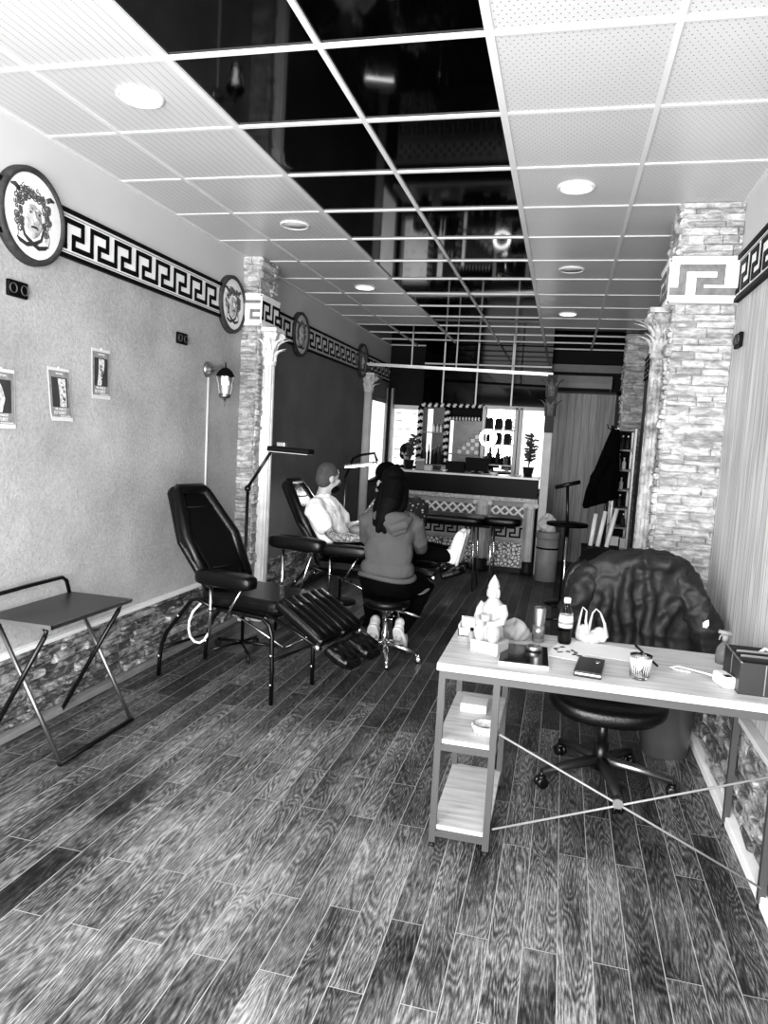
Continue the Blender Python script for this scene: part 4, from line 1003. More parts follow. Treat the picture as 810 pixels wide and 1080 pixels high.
b = MB(); b.span((-2.0, -.26, .0), (-.30, -.02, .92)); b.build('cabinet', M['black'], t)
# contents of the back bar
def bottle(x, y, z, h, r, m, cap, label, group, nm='bottle'):
    q = thing(nm, label, 'bottle', (x, y, z), 0, group)
    b = MB(); b.lathe([(r*.9, 0), (r, .01), (r, h*.58), (r*.4, h*.72), (r*.36, h*.9), (r*.36, h*.9)], n=14); b.build('body', m, q)
    b = MB(); b.lathe([(r*.45, h*.88), (r*.45, h)], n=10); b.build('cap', cap, q); return q
for k, x in enumerate((-1.79, -1.74, -1.69)): bottle(x, 10.06, 1.70, .12, .018, M['white'], M['grey'], ('left', 'middle', 'right')[k]+' one of three small white bottles on the high dark shelf behind the bar', 'white bottles on the dark back bar shelf')
DK = [M['black'], M['dark'], M['black'], M['dark']]
gl = 'dark bottles standing in front of the mottled dark panel'
for k in range(7): bottle(-1.94+.05*k, 10.06, 1.25, .22+.03*(k % 3), .019, DK[k % 4], M['steel'], 'one of the dark bottles on the lower shelf of the dark mottled bay', gl)
for zi, z in enumerate((1.58, 1.78)):
    for k, x in enumerate((-1.03, -.90, -.77)):
        if zi == 0 and k == 0: continue
        q = thing('bottle_box', ('left', 'middle', 'right')[k]+' dark boxed set on the '+('middle', 'top')[zi]+' shelf before the bright mirror', 'box', (x, 10.07, z), 0, 'dark boxed sets before the bar mirror')
        b = MB(); b.span((-.045, -.04, 0), (.045, .04, .13)); b.build('box', M['black'], q, bevel=.003)
        for j in (-1, 0, 1): b = MB(); b.lathe([(.011, .13), (.011, .155), (.006, .16)], c=(.028*j, 0, 0), n=10); b.build('stopper', M['dark'], q)
rnd = random.Random(2)
for k in (1, 3, 4, 6): bottle(-1.05+.055*k, 10.08, 1.30, .12+.12*rnd.random(), .018+.008*(k % 2), DK[k % 4], M['grey'], 'one of the dark bottles on the lowest shelf before the bright mirror', 'dark bottles on the lowest mirror shelf')
for r_ in range(6):
    for c_ in range(6-r_):
        tag(MB().span((0, 0, 0), (.056, .10, .052)).build('carton', [mat('carton_a', 200, var=.3), mat('carton_b', 120, var=.3)][(r_+c_) % 2], None, (-1.20-.058*c_, 10.03, 1.421+.054*r_), bevel=.003),
            'one of the small cartons stacked like stairs on the mottled back bar shelf', 'box', 'small cartons stacked like stairs')
for k in range(8):
    tag(MB().span((0, 0, 0), (.034, .12, .22+.03*math.sin(k*2))).build('folder', [M['grey'], M['offwhite'], M['dark']][k % 3], None, (-1.50+.040*k, 10.03, .961), bevel=.002), 'one of the upright folders leaning in a row below the stacked cartons', 'folder', 'folders in a row on the back counter')
# bar-top objects
t = thing('monitor', 'wide black screen seen from behind, right of two on the bar top', 'monitor', (-1.07, 9.33, 1.19))
b = MB(); b.box((0, 0, .115), (.30, .03, .17)); b.build('screen', M['black'], t, bevel=.006)
b = MB(); b.span((-.06, -.05, 0), (.06, .05, .012)); b.span((-.02, .005, .01), (.02, .02, .06)); b.build('stand', M['black'], t)
t = thing('till', 'small squat black till beside the wide screen on the bar top', 'till', (-1.34, 9.33, 1.19))
b = MB(); b.prism([(-.10, 0), (.10, 0), (.10, .06), (-.06, .14), (-.10, .14)], -.12, .12, lambda a, c, h: V((h, a, c))); b.build('body', M['black'], t, bevel=.004)
b = MB(); b.box((0, .02, .103), (.16, .09, .006), R=rotm(-.46, 0, 0)); b.build('keypad', M['dark'], t)
def box_thing(nm, label, cat, loc, sx, sy, sz, m, lidm=None, grp=None):
    q = thing(nm, label, cat, loc, 0, grp)
    b = MB(); b.span((-sx/2, -sy/2, 0), (sx/2, sy/2, sz*.8)); b.build('body', m, q, bevel=.003)
    b = MB(); b.span((-sx/2-.003, -sy/2-.003, sz*.8), (sx/2+.003, sy/2+.003, sz)); b.build('lid', lidm or m, q, bevel=.003); return q
box_thing('carton_box', 'taller grey lidded box on the bar top near the bright window', 'box', (-1.80, 9.33, 1.19), .11, .12, .145, M['grey'], M['offwhite'])
box_thing('carton_box', 'low pale lidded box beside the taller grey box on the bar top', 'box', (-1.685, 9.27, 1.19), .10, .10, .07, M['offwhite'])
def bowl(x, y, z, r, label):
    q = thing('white_bowl', label, 'bowl', (x, y, z)); b = MB(); b.lathe([(r*.4, 0), (r*.45, .006), (r, r*.55), (r*.95, r*.55), (r*.4, .012), (.001, .010)], n=24); b.build('bowl', M['white'], q)
    b = MB(); b.lathe([(r*.42, -.0), (r*.42, .005)], n=20); b.build('foot_ring', M['offwhite'], q)
bowl(-1.47, 9.20, 1.19, .055, 'white bowl left of the black till on the bar top'); bowl(-.83, 9.12, 1.19, .065, 'white bowl right of the wide black screen on the bar top'); bowl(-.52, 9.12, 1.19, .045, 'small white bowl at the right end of the bar top')
rl = thing('ring_light', 'glowing round ring light on a stand behind the bar', 'ring light', (-.985, 9.66, 0))
b = MB(); b.path(arc((0, 0, 1.655), .095, 0, 2*PI-2*PI/48, 47, 'xz'), .021, 12, closed=True); b.build('ring', mat('ring_glow', 255, emit=8, var=0), rl)
b = MB(); b.tube((0, .03, .02), (0, .03, 1.56), .010); b.build('stand', M['tube'], rl)
b = MB(); b.lathe([(.13, 0), (.13, .015), (.02, .03)], c=(0, .03, 0), n=24); b.build('base', M['tube'], rl)
b = MB(); b.box((0, .0, 1.655), (.05, .012, .10)); b.build('phone_holder', M['black'], rl, bevel=.005)
def plant(x, y, z, h, seed, label):
    q = thing('potted_plant', label, 'plant', (x, y, z)); rn = random.Random(seed)
    b = MB(); b.lathe([(.05, 0), (.07, .11), (.075, .12), (.065, .12), (.06, .10), (.001, .10)], n=20); b.build('pot', M['dark'], q)
    st = MB(); lf = MB()
    for k in range(6):
        a = rn.uniform(0, 6.28); tp = V((.10*math.cos(a)*rn.random(), .06*math.sin(a)*rn.random(), h*rn.uniform(.7, 1))); st.path([(0, 0, .1), tp*.5+V((0, 0, .08)), tp], .004, 5)
        for j in range(11):
            p = tp*(.35+.06*j)+V((0, 0, .06)); p.z = min(p.z, h); aa = rn.uniform(0, 6.28); d = V((math.cos(aa), .5*math.sin(aa), rn.uniform(-.2, .7))).normalized()
            lf.ell(p+d*.035, (.013, .004, .038), R=align(d), nu=8, nv=6)
    st.build('stems', M['dark'], q); lf.build('leaves', mat('leaf_dark', 58, rough=.5, var=.4, vs=20), q)
plant(-.42, 9.34, 1.19, .50, 3, 'tall leafy potted plant against the bright panel at the right of the bar'); plant(-1.97, 9.36, 1.19, .42, 6, 'leafy potted plant in front of the bright rear window')
# right end post of the bar
t = thing('end_post', 'slim pale post with dark ornate head at the right end of the bar', 'post', (-.200, 9.05, 0))
b = MB(); b.span((-.05, -.05, 0), (.05, .05, 1.75)); b.build('post', mat('post_pale', 190, rough=.5, var=.1), t, bevel=.01)
b = MB(); b.span((-.055, -.055, 1.75), (.055, .055, 2.44)); b.build('upper_post', M['dark'], t)
b = MB()
for k in range(6): leaf(b, (0, 0, 2.18), PI/6+k*PI/3, .055, .24, .09, .10)
for k in range(6): leaf(b, (0, 0, 1.95), k*PI/3, .055, .22, .09, .08)
b.build('leaf_head', mat('dark_plaster_leaf', 90, rough=.6, var=.5, vs=30), t)

# rear doorway with boarded door and roller box
b = MB(); b.span((-.30, YB-.03, 0), (.63, YB, 2.33)); d1 = struct(b.build('door_1', M['door_board']))
b = MB(); b.span((.52, YB-.05, 1.02), (.545, YB-.03, 1.16)); b.build('door_handle', M['dark'], d1)
b = MB(); b.span((-.36, YB-.05, 0), (-.30, YB, 2.36)); b.span((.63, YB-.05, 0), (.69, YB, 2.36)); b.span((-.36, YB-.05, 2.33), (.69, YB, 2.36)); struct(b.build('trim_8', M['dark']))
t = thing('air_conditioner', 'long wall air conditioner above the boarded rear door', 'air conditioner', (.165, YB, 2.36))
b = MB(); b.prism([(0, .0), (.20, .03), (.22, .10), (.20, .20), (0, .20)], -.39, .39, lambda a, c, h: V((h, -a, c))); b.build('housing', mat('ac_grey', 120, rough=.4, var=.05), t, bevel=.008)
b = MB(); b.prism([(.12, -.004), (.205, .026), (.207, .032), (.12, .004)], -.36, .36, lambda a, c, h: V((h, -a, c))); b.build('vent_flap', M['dark'], t)
b = MB(); b.span((-.40, YB-.22, 2.60), (.80, YB, 2.70)); struct(b.build('trim_9', mat('lintel_grey', 92, rough=.6)))

# ------------------------------------------------------------------ rear right corner: rack, coat, trolley, stand, drum
t = thing('shelf_rack', 'narrow ladder shelf rack with bottles against the right wall behind the broad pillar', 'rack', (.595, 7.78, 0))
RW, RD = .085, .17
for x in (-RW, RW):
    for y in (-RD, RD):
        b = MB(); b.span((x-.010, y-.010, 0), (x+.010, y+.010, 1.80)); b.build('upright', M['steel'], t)
RZ = (.30, .60, .81, 1.0, 1.19, 1.39, 1.59, 1.79)
for z in RZ:
    b = MB(); b.span((-RW, -RD, z-.016), (RW, RD, z)); b.build('shelf', M['grey'], t)
b = MB(); b.span((-RW, RD+.012, .2), (RW, RD+.018, 1.80)); b.build('back_sheet', M['black'], t)
rnd = random.Random(12)
pos = {1: [], 2: [(-.05, 0), (.04, 1)], 3: [(-.06, 1), (-.01, 1)], 4: [(-.06, 0), (-.01, 0)], 5: [(-.05, 2), (.0, 0)], 6: [(-.03, 1), (.02, 1)]}
names = {2: 'fifth shelf from the top', 3: 'fourth shelf from the top', 4: 'middle shelf', 5: 'third shelf from the top', 6: 'second shelf from the top'}
for i, lst in pos.items():
    for k, (x, mi) in enumerate(lst):
        bottle(.595+x, 7.65, RZ[i], .12+.02*mi, .019, [M['offwhite'], M['dark'], M['grey']][mi], M['white'], ('left', 'right')[k]+' small bottle at the front of the rack, '+names[i], 'small bottles on the shelf rack')
box_thing('white_carton', 'white carton on a low shelf of the ladder rack', 'box', (.565, 7.66, RZ[1]), .08, .08, .11, M['white']); box_thing('white_carton', 'slimmer white carton right beside the wider one on the low rack shelf', 'box', (.645, 7.66, RZ[1]), .05, .08, .10, M['offwhite'])
t = thing('black_trolley', 'low black trolley in front of the shelf rack', 'trolley', (.40, 7.0, 0))
b = MB(); b.span((-.17, -.2, .64), (.17, .2, .67)); b.build('top_tray', M['black'], t, bevel=.006)
b = MB(); b.span((-.17, -.2, .28), (.17, .2, .30)); b.build('lower_tray', M['black'], t, bevel=.006)
for x in (-.155, .155):
    for y in (-.185, .185): b = MB(); b.tube((x, y, .05), (x, y, .64), .011, n=8); b.lathe([(.024, -.01), (.024, .01)], c=(x, y, .0245), n=14, R=align((1, 0, 0))); b.build('leg', M['tube'], t)
for k, (x, l) in enumerate(((.28, .30), (.345, .33), (.425, .36))):
    b = MB(); b.path([(x+.03, 7.02, .671), (x+.06+.02*k, 7.08, .67+l)], .020, 12); b.path([(x+.03, 7.02, .672), (x+.06+.02*k, 7.08, .671+l)], .008, 8)
    tag(b.build('paper_roll', M['white']), ('left', 'middle', 'right')[k]+' one of the white rolls standing on the black trolley', 'roll', 'white rolls on the black trolley')
t = thing('coat', 'long black coat hanging in front of the shelf rack', 'coat', (.405, 7.40, 0))
vs = []; fs = []; NS = 36; NV = 24
for i in range(NV+1):
    q = i/NV; z = 1.78-.74*q; cx = .065-.10*q; wx = .035+.105*min(1, q*1.3)**.8
    if i == NV: wx *= .9
    for k in range(NS):
        a = 2*PI*k/NS; r_ = 1+.13*math.sin(6*a+2*q)*q
        vs.append((cx+wx*math.cos(a)*r_, .075*(0.4+.6*q)*math.sin(a)*r_, z+.05*math.cos(a)*q))
for i in range(NV):
    for k in range(NS): fs.append((i*NS+k, i*NS+(k+1) % NS, (i+1)*NS+(k+1) % NS, (i+1)*NS+k))
fs += [tuple(range(NS)), tuple(NV*NS+k for k in reversed(range(NS)))]
b = MB(); b.add(vs, fs, 0, True); b.build('body', M['blackcloth'], t)
b = MB(); b.path([(.02, -.03, 1.50), (-.09, -.05, 1.30), (-.11, -.05, 1.10)], [.05, .05, .045], 14); b.build('sleeve', M['blackcloth'], t)
t2 = thing('coat_stand', 'thin dark stand carrying the black coat', 'coat stand', (.445, 7.50, 0))
b = MB(); b.tube((0, 0, .02), (0, 0, 1.82), .012); b.build('pole', M['tube'], t2)
b = MB(); b.lathe([(.10, 0), (.10, .02), (.02, .035)], n=24); b.build('base', M['tube'], t2)
b = MB(); b.path([(0, 0, 1.78), (.03, -.03, 1.80), (.05, -.05, 1.84)], .006, 6); b.path([(0, 0, 1.78), (-.04, -.02, 1.79), (-.05, -.03, 1.83)], .006, 6); b.build('hook', M['tube'], t2)
t = thing('arm_rest_stand', 'black T-shaped arm rest stand in front of the boarded door', 'stand', (.085, 6.5, 0))
b = MB()
for k in range(3): a = 2*PI*k/3+.5; b.tube((0, 0, .06), (.22*math.cos(a), .22*math.sin(a), .012), .012)
b.build('tripod_base', M['tube'], t)
b = MB(); b.tube((0, 0, .05), (0, 0, .80), .012); b.build('lower_post', M['chrome'], t)
b = MB(); b.tube((0, 0, .80), (-.03, 0, 1.25), .014); b.build('upper_post', M['tube'], t)
b = MB(); b.tube((-.135, 0, 1.222), (.075, 0, 1.285), .018, n=12); b.build('padded_bar', M['leather'], t)
t = thing('round_table', 'small round black table behind the T-shaped stand', 'table', (.09, 7.42, 0))
b = MB(); b.lathe([(.001, .80), (.20, .80), (.205, .815), (.20, .83), (.001, .83)], n=40); b.build('table_top', M['black'], t)
b = MB(); b.tube((0, 0, .03), (0, 0, .80), .025); b.build('post', M['tube'], t)
b = MB(); b.lathe([(.17, 0), (.17, .02), (.03, .05)], n=30); b.build('base', M['tube'], t)
t = thing('drum', 'pale drum-shaped container at the right end of the bar', 'drum', (-.10, 8.72, 0))
b = MB(); b.lathe([(.13, 0), (.13, .55), (.001, .55)], n=30); b.build('drum', mat('drum_grey', 125, rough=.5, var=.15), t)
b = MB(); b.lathe([(.135, .50), (.14, .51), (.14, .57), (.13, .585), (.001, .585)], n=30); b.build('lid', M['grey'], t)
b = MB(); b.lathe([(.133, .38), (.136, .39), (.133, .40)], n=30); b.build('band', M['black'], t)
cloth_lump('crumpled_bag', 'crumpled pale bag lying on the lid of the drum', 'bag', (-.12, 8.70, .585), .10, .17, 6, M['offwhite'])

# padded treatment bed in front of the bar
t = thing('treatment_bed', 'flat black padded bed on chrome legs in front of the bar', 'bed', (-.95, 7.8, 0))
b = MB(); b.ell((-.22, 0, .75), (.42, .26, .045), e1=.3, e2=.3, nu=40, nv=12); b.build('mattress', M['leather'], t)
b = MB(); b.ell((.38, 0, .765), (.20, .22, .05), e1=.4, e2=.45, nu=36, nv=12); b.build('head_cushion', M['leather'], t)
for x in (-.55, .12, .30):
    for y in (-.2, .2): b = MB(); b.tube((x, y, 0), (x-.03, y, .72), .011, n=8); b.build('leg', M['chrome'], t)
b = MB(); b.span((-.60, -.2, .69), (.40, .2, .715)); b.build('frame', M['black'], t)
print('rear done')

# ------------------------------------------------------------------ people
def head_prims(b, c, R, s=1.0):
    """skull, face, nose, ears; local -y is the face direction before R"""
    q = lambda x, y, z: V(c)+R @ V((x*s, y*s, z*s))
    b.ell(q(0, .012, .025), (.074*s, .094*s, .092*s), R=R); b.ell(q(0, -.022, -.045), (.056*s, .066*s, .072*s), R=R)
    b.ell(q(0, -.062, -.085), (.026*s, .022*s, .020*s), R=R)
    b.path([q(0, -.083, .018), q(0, -.098, -.008), q(0, -.108, -.026), q(0, -.090, -.034)], [.008*s, .011*s, .015*s, .010*s], 10)
    for sg in (-1, 1):
        b.ell(q(sg*.076, .012, -.012), (.010*s, .020*s, .031*s), R=R, nu=12, nv=8)
        b.ell(q(sg*.042, -.058, -.022), (.022*s, .020*s, .020*s), R=R, nu=12, nv=8)
    b.ell(q(0, -.082, -.058), (.022*s, .010*s, .009*s), R=R, nu=12, nv=8)
def face_parts(c, R, parent, s=1.0):
    q = lambda x, y, z: V(c)+R @ V((x*s, y*s, z*s))
    for sg in (-1, 1): b = MB(); b.ell(q(sg*.031, -.078, .006), (.013*s, .010*s, .007*s), R=R, nu=12, nv=8); b.build('eye', M['dark'], parent)
    b = MB()
    for sg in (-1, 1): b.path([q(sg*.014, -.086, .024), q(sg*.032, -.085, .030), q(sg*.050, -.072, .024)], .005*s, 6)
    b.build('eyebrows', M['hair'], parent)
    b = MB(); b.path([q(-.022, -.083, -.058), q(0, -.093, -.057), q(.022, -.083, -.058)], .0045*s, 6); b.build('mouth', mat('lips', 120), parent)
def hand_prims(b, wrist, fwd, side, up, s=1.0, curl=.5):
    """palm, four unequal fingers bent at the knuckles and a thumb from the side of the palm"""
    w_, f, sd, u = V(wrist), V(fwd).normalized(), V(side).normalized(), V(up).normalized()
    b.ell(w_+f*.045*s, (.040*s, .046*s, .016*s), R=Matrix((sd, f, u)).transposed(), nu=16, nv=10, e1=.7, e2=.8)
    for k, (L, o) in enumerate(((.070, -.030), (.080, -.010), (.075, .010), (.060, .029))):
        p = w_+f*.080*s+sd*o*s; d1 = f-u*curl*.6; d2 = f-u*curl*1.6; d1.normalize(); d2.normalize()
        b.cap([p-f*.02*s, p, p+d1*L*.5*s, p+d1*L*.5*s+d2*L*.5*s], [.0095*s, .0092*s, .0085*s, .007*s], 8)
    t0 = w_+f*.022*s-sd*.034*s; t1 = t0-sd*.022*s+f*.028*s-u*.006*s; t2 = t1+f*.030*s-u*.012*s
    b.cap([w_+f*.02*s-sd*.015*s, t0, t1, t2], [.013*s, .0125*s, .0105*s, .008*s], 8)
def shoe(pos, toe, up, parent, m, sole, name='shoe', s=1.0):
    p, f, u = V(pos), V(toe).normalized(), V(up).normalized(); sd = f.cross(u); R = Matrix((sd, f, u)).transposed()
    b = MB(); b.ell(p+f*.065*s+u*.035*s, (.046*s, .135*s, .045*s), R=R, e1=.8, e2=.75, nu=24, nv=12); b.ell(p-f*.015*s+u*.075*s, (.042*s, .055*s, .055*s), R=R, nu=18, nv=10); o = skin(b, name, m, parent, .006, 3)
    b = MB(); b.ell(p+f*.065*s-u*.002*s, (.049*s, .142*s, .014*s), R=R, e1=.4, e2=.75, nu=28, nv=8); b.build('sole', sole, o)
    b = MB()
    for k in range(4): b.path([p+f*(.05+.025*k)*s-sd*.022*s+u*(.085-.008*k)*s, p+f*(.05+.025*k)*s+u*(.091-.008*k)*s, p+f*(.05+.025*k)*s+sd*.022*s+u*(.085-.008*k)*s], .0035*s, 5)
    b.build('laces', sole, o); return o
def tattooed():
    m, t, b = newmat('tattooed_skin'); co = t.add('TexCoord').outputs['Object']
    n = t.add('TexNoise', Vector=co, Scale=55.0, Detail=3.0, Distortion=1.2).outputs[0]
    ink = t.ramp(n, [(.46, 0), (.54, .85)])
    s = t.add('SeparateXYZ', Vector=co)
    arm = t.math('MULTIPLY', t.math('LESS_THAN', s.outputs[1], -.16), t.math('LESS_THAN', s.outputs[2], .92))     # only on the near forearm
    c = t.add('MixRGB', Fac=t.math('MULTIPLY', ink, arm), Color1=(g(158),)*3+(1,), Color2=(g(40),)*3+(1,)).outputs[0]
    t.l.new(c, b.inputs['Base Color']); b.inputs['Roughness'].default_value = .5; return m
# man reclining in the farther treatment chair, head turned away from the camera towards the artist
mx, my = -1.80, 5.5
Rh = rotm(0, 0, PI/2+.85) @ rotm(.10, 0, 0)         # face looks along +x and a little away from the camera
hc = V((.0, .0, 1.225))
b = Body()
head_prims(b, hc, Rh, 1.0)
b.cap([(-.045, 0, 1.03), (-.035, 0, 1.10), (-.02, 0, 1.17)], [.062, .056, .056])
b.ell((-.03, 0, .93), (.105, .175, .13)); b.ell((.02, 0, .80), (.105, .155, .13)); b.ell((.10, 0, .665), (.13, .165, .075))
for sg in (-1, 1):
    b.cap([(-.045, .155*sg, 1.00), (-.04, .19*sg, .985), (.06, .225*sg, .86), (.15, .25*sg, .79)], [.055, .058, .046, .040])
    b.cap([(.15, .25*sg, .79), (.26, .262*sg, .795), (.38, .25*sg, .80)], [.040, .037, .027])
    hand_prims(b, (.385, .25*sg, .80), (1, -.1*sg, -.05), (0, sg, 0), (0, 0, 1), 1.0, .35)
    b.cap([(.12, .095*sg, .675), (.35, .10*sg, .70), (.56, .10*sg, .735)], [.085, .072, .056])
    b.cap([(.56, .10*sg, .735), (.76, .10*sg, .715), (1.02, .095*sg, .70), (1.07, .095*sg, .70)], [.054, .053, .036, .036])
man = skin(b, 'person', tattooed(), None, .0085, 3); man.location = (mx, my, 0)
tag(man, 'man with short hair in a white t-shirt reclining in the farther treatment chair', 'person')
face_parts(hc, Rh, man)
b = Body(); q = lambda x, y, z: hc+Rh @ V((x, y, z))
b.ell(q(0, .020, .034), (.078, .094, .092), R=Rh); b.ell(q(0, .045, -.01), (.070, .070, .075), R=Rh)
skin(b, 'hair', mat('cropped_hair', 62, rough=.8, var=.35, vs=60), man, .007, 3)
b = Body(); b.ell(q(0, -.045, -.075), (.058, .056, .045), R=Rh); skin(b, 'beard', M['hair'], man, .007, 2)
b = Body()
b.cap([(-.035, 0, .97), (-.01, 0, .86), (.04, 0, .75), (.10, 0, .69)], [.13, .15, .15, .12], 20); b.ell((-.03, 0, .94), (.13, .205, .13)); b.ell((.0, 0, .85), (.14, .20, .15)); b.ell((.05, 0, .745), (.145, .195, .13)); b.ell((.09, 0, .685), (.14, .19, .08)); b.cap([(-.045, 0, 1.0), (-.04, 0, 1.065)], [.085, .066])
for sg in (-1, 1): b.cap([(-.045, .14*sg, 1.01), (-.04, .195*sg, .98), (.045, .226*sg, .875)], [.070, .080, .080])
skin(b, 't_shirt', M['tshirt'], man, .0085, 3, disp=(('CLOUDS', .07, .022), ('CLOUDS', .03, .008)))
b = Body(); b.ell((.13, 0, .66), (.12, .172, .085))
for sg in (-1, 1):
    b.cap([(.12, .10*sg, .675), (.35, .10*sg, .705), (.56, .10*sg, .74), (.76, .10*sg, .715), (1.0, .095*sg, .70)], [.098, .085, .072, .066, .052])
skin(b, 'trousers', M['blackcloth'], man, .0085, 3)
for sg in (-1, 1): shoe((1.09, .09*sg, .70), (.22, sg*.04, 1), (-1, 0, .22), man, M['white'], M['offwhite'])
# woman on the stool, back to the camera
wx, wy = -1.145, 4.93
Rw = rotm(0, 0, PI-.25) @ rotm(.28, 0, 0)
wc = V((-.005, .09, 1.235)); b = Body(); head_prims(b, wc, Rw, .97)
b.cap([(0, .04, 1.04), (0, .06, 1.10), (0, .075, 1.17)], [.052, .048, .048])
b.ell((0, .02, .93), (.155, .095, .13)); b.ell((0, .0, .77), (.13, .09, .15)); b.ell((0, 0, .56), (.17, .13, .10))
for sg in (-1, 1):
    b.cap([(.13*sg, .03, 1.0), (.165*sg, .04, .98), (.183*sg, .12, .84), (.173*sg, .22, .78)], [.046, .050, .040, .034])
    b.cap([(.173*sg, .22, .78), (.15*sg, .32, .80), (.13*sg, .40, .82)], [.034, .031, .023])
    hand_prims(b, (.13*sg, .40, .82), (-.2*sg, 1, .0), (sg, .1, 0), (0, 0, 1), .92, .7)
    b.cap([(.09*sg, .02, .53), (.17*sg, .20, .52), (.22*sg, .36, .48)], [.092, .075, .056])
    b.cap([(.22*sg, .36, .48), (.16*sg, .22, .31), (.10*sg, .09, .17), (.095*sg, .075, .14)], [.055, .052, .036, .034])
woman = skin(b, 'person', M['skin'], None, .0085, 3); woman.location = (wx, wy, 0)
tag(woman, 'woman with long dark hair in a grey hooded top sitting on the stool', 'person')
face_parts(wc, Rw, woman, .97)
b = Body(); q = lambda x, y, z: wc+Rw @ V((x, y, z))
b.ell(q(0, .028, .036), (.088, .098, .096), R=Rw)
b.cap([(.0, .03, 1.24), (.0, -.055, 1.12), (-.03, -.10, 1.0), (-.055, -.118, .93)], [.085, .082, .058, .022], 16)
b.cap([(-.06, .06, 1.20), (-.085, -.02, 1.08), (-.085, -.09, .97)], [.05, .045, .022], 12); b.cap([(.06, .06, 1.20), (.075, -.0, 1.10), (.055, -.07, 1.02)], [.05, .042, .025], 12)
b.cap([(.01, -.04, 1.1), (0, -.11, 1.0), (-.01, -.12, .92)], [.05, .035, .015], 12)
skin(b, 'long_hair', M['hair'], woman, .007, 3)
b = Body()
b.ell((0, .015, .92), (.185, .118, .145)); b.ell((0, .0, .77), (.178, .115, .17)); b.ell((0, -.005, .65), (.195, .130, .075), e1=.7); b.cap([(0, .025, 1.0), (0, .04, 1.06)], [.10, .070])
for sg in (-1, 1):
    b.cap([(.12*sg, .025, 1.0), (.170*sg, .035, .975), (.195*sg, .12, .84), (.185*sg, .22, .78), (.155*sg, .31, .80), (.14*sg, .345, .81)], [.064, .068, .058, .050, .044, .036])
hd = skin(b, 'hooded_top', M['hoodie'], woman, .0085, 3, disp=(('CLOUDS', .08, .016),))
b = Body()                                                    # the hood lying on the shoulders, folded
b.path(arc((.01, .0, 1.02), .105, PI*.95, PI*2.05, 12), [.03, .038, .042, .045, .047, .048, .048, .047, .045, .042, .04, .036, .03], 12)
b.path([(-.03, -.115, 1.00), (.05, -.135, .955), (.13, -.115, .985), (.15, -.06, 1.02)], [.022, .040, .035, .025], 12); b.path([(-.02, -.11, .955), (.06, -.125, .915), (.14, -.10, .945)], [.012, .024, .016], 10)
skin(b, 'hood', M['hoodie'], hd, .007, 2)
b = MB(); b.path([(.185*math.cos(a)*1.05, -.005+.122*math.sin(a)*1.05, .595+.012*math.sin(2*a)) for a in [2*PI*k/40 for k in range(40)]], .019, 8, closed=True); b.build('hem_band', M['hoodie'], hd)
b = Body(); b.ell((0, .0, .545), (.190, .145, .105))
for sg in (-1, 1):
    b.cap([(.09*sg, .02, .53), (.17*sg, .20, .525), (.22*sg, .36, .485), (.16*sg, .22, .31), (.105*sg, .10, .19)], [.105, .088, .068, .060, .048])
skin(b, 'trousers', M['blackcloth'], woman, .0085, 3)
for sg in (-1, 1): shoe((.095*sg, .055, .175), (sg*.1, .62, -.78), (0, .78, .62), woman, M['white'], M['white'], s=.92)
# stool
t = thing('saddle_stool', 'round black stool on a chrome star base under the woman', 'stool', (-1.13, 4.90, 0))
b = MB(); b.lathe([(.001, .385), (.15, .385), (.165, .40), (.168, .425), (.15, .445), (.001, .448)], n=40); b.build('seat', M['leather'], t)
b = MB(); b.lathe([(.06, .355), (.075, .36), (.075, .385)], n=20); b.lathe([(.024, .10), (.024, .20), (.014, .21), (.014, .37)], n=16); b.build('gas_post', M['chrome'], t)
for k in range(5):
    a = 2*PI*k/5-1.25; e = V((.25*math.cos(a), .25*math.sin(a), .062))
    b = MB(); b.path([(0, 0, .12), (e.x*.5, e.y*.5, .098), e], [.026, .022, .015], 8); o = b.build('base_arm', M['chrome'], t)
    b = MB(); n_ = V((-e.y, e.x, 0)).normalized(); b.lathe([(.008, -.015), (.023, -.013), (.023, .013), (.008, .015)], c=(e.x, e.y, .0235), n=16, R=align(n_)); b.tube((e.x, e.y, .03), (e.x, e.y, .065), .007); b.build('caster', M['chrome'], o)
b = MB(); b.path([(.05, -.02, .37), (.15, -.04, .365), (.26, -.05, .34)], .010, 8); b.build('height_lever', M['chrome'], t)
# artist facing the man, mostly behind the woman: dark cap, patterned top
ax, ay = -1.34, 6.12
Ra = rotm(0, 0, -.75) @ rotm(.42, 0, 0)
ac = V((-.10, -.15, 1.235)); b = Body(); head_prims(b, ac, Ra, .98)
b.cap([(-.02, .02, 1.06), (-.05, -.05, 1.12), (-.085, -.11, 1.17)], [.056, .052, .052])
b.ell((0, .03, .93), (.165, .10, .15)); b.ell((0, .05, .76), (.14, .10, .16)); b.ell((0, .05, .57), (.165, .13, .10))
for sg in (-1, 1):
    b.cap([(.14*sg, .03, 1.02), (.18*sg, .0, .99), (.22*sg-.03, -.13, .86), (.19*sg-.06, -.24, .82)], [.050, .052, .042, .036])
    b.cap([(.19*sg-.06, -.24, .82), (.12*sg-.14, -.34, .85), (.08*sg-.17, -.38, .86)], [.036, .032, .024])
    hand_prims(b, (.08*sg-.17, -.38, .86), (-.6, -.6, -.1), (-sg*.6, sg*.6, 0), (0, 0, 1), .95, .7)
    b.cap([(.09*sg, .04, .55), (.15*sg, -.16, .54), (.18*sg, -.32, .52)], [.088, .073, .056])
    b.cap([(.18*sg, -.32, .52), (.16*sg, -.30, .30), (.15*sg, -.28, .09)], [.055, .052, .036])
art = skin(b, 'person', M['skin'], None, .009, 3); art.location = (ax, ay, 0)
tag(art, 'tattoo artist in a dark cap leaning over the arm, mostly hidden behind the woman', 'person')
face_parts(ac, Ra, art)
b = Body(); q = lambda x, y, z: ac+Ra @ V((x, y, z))
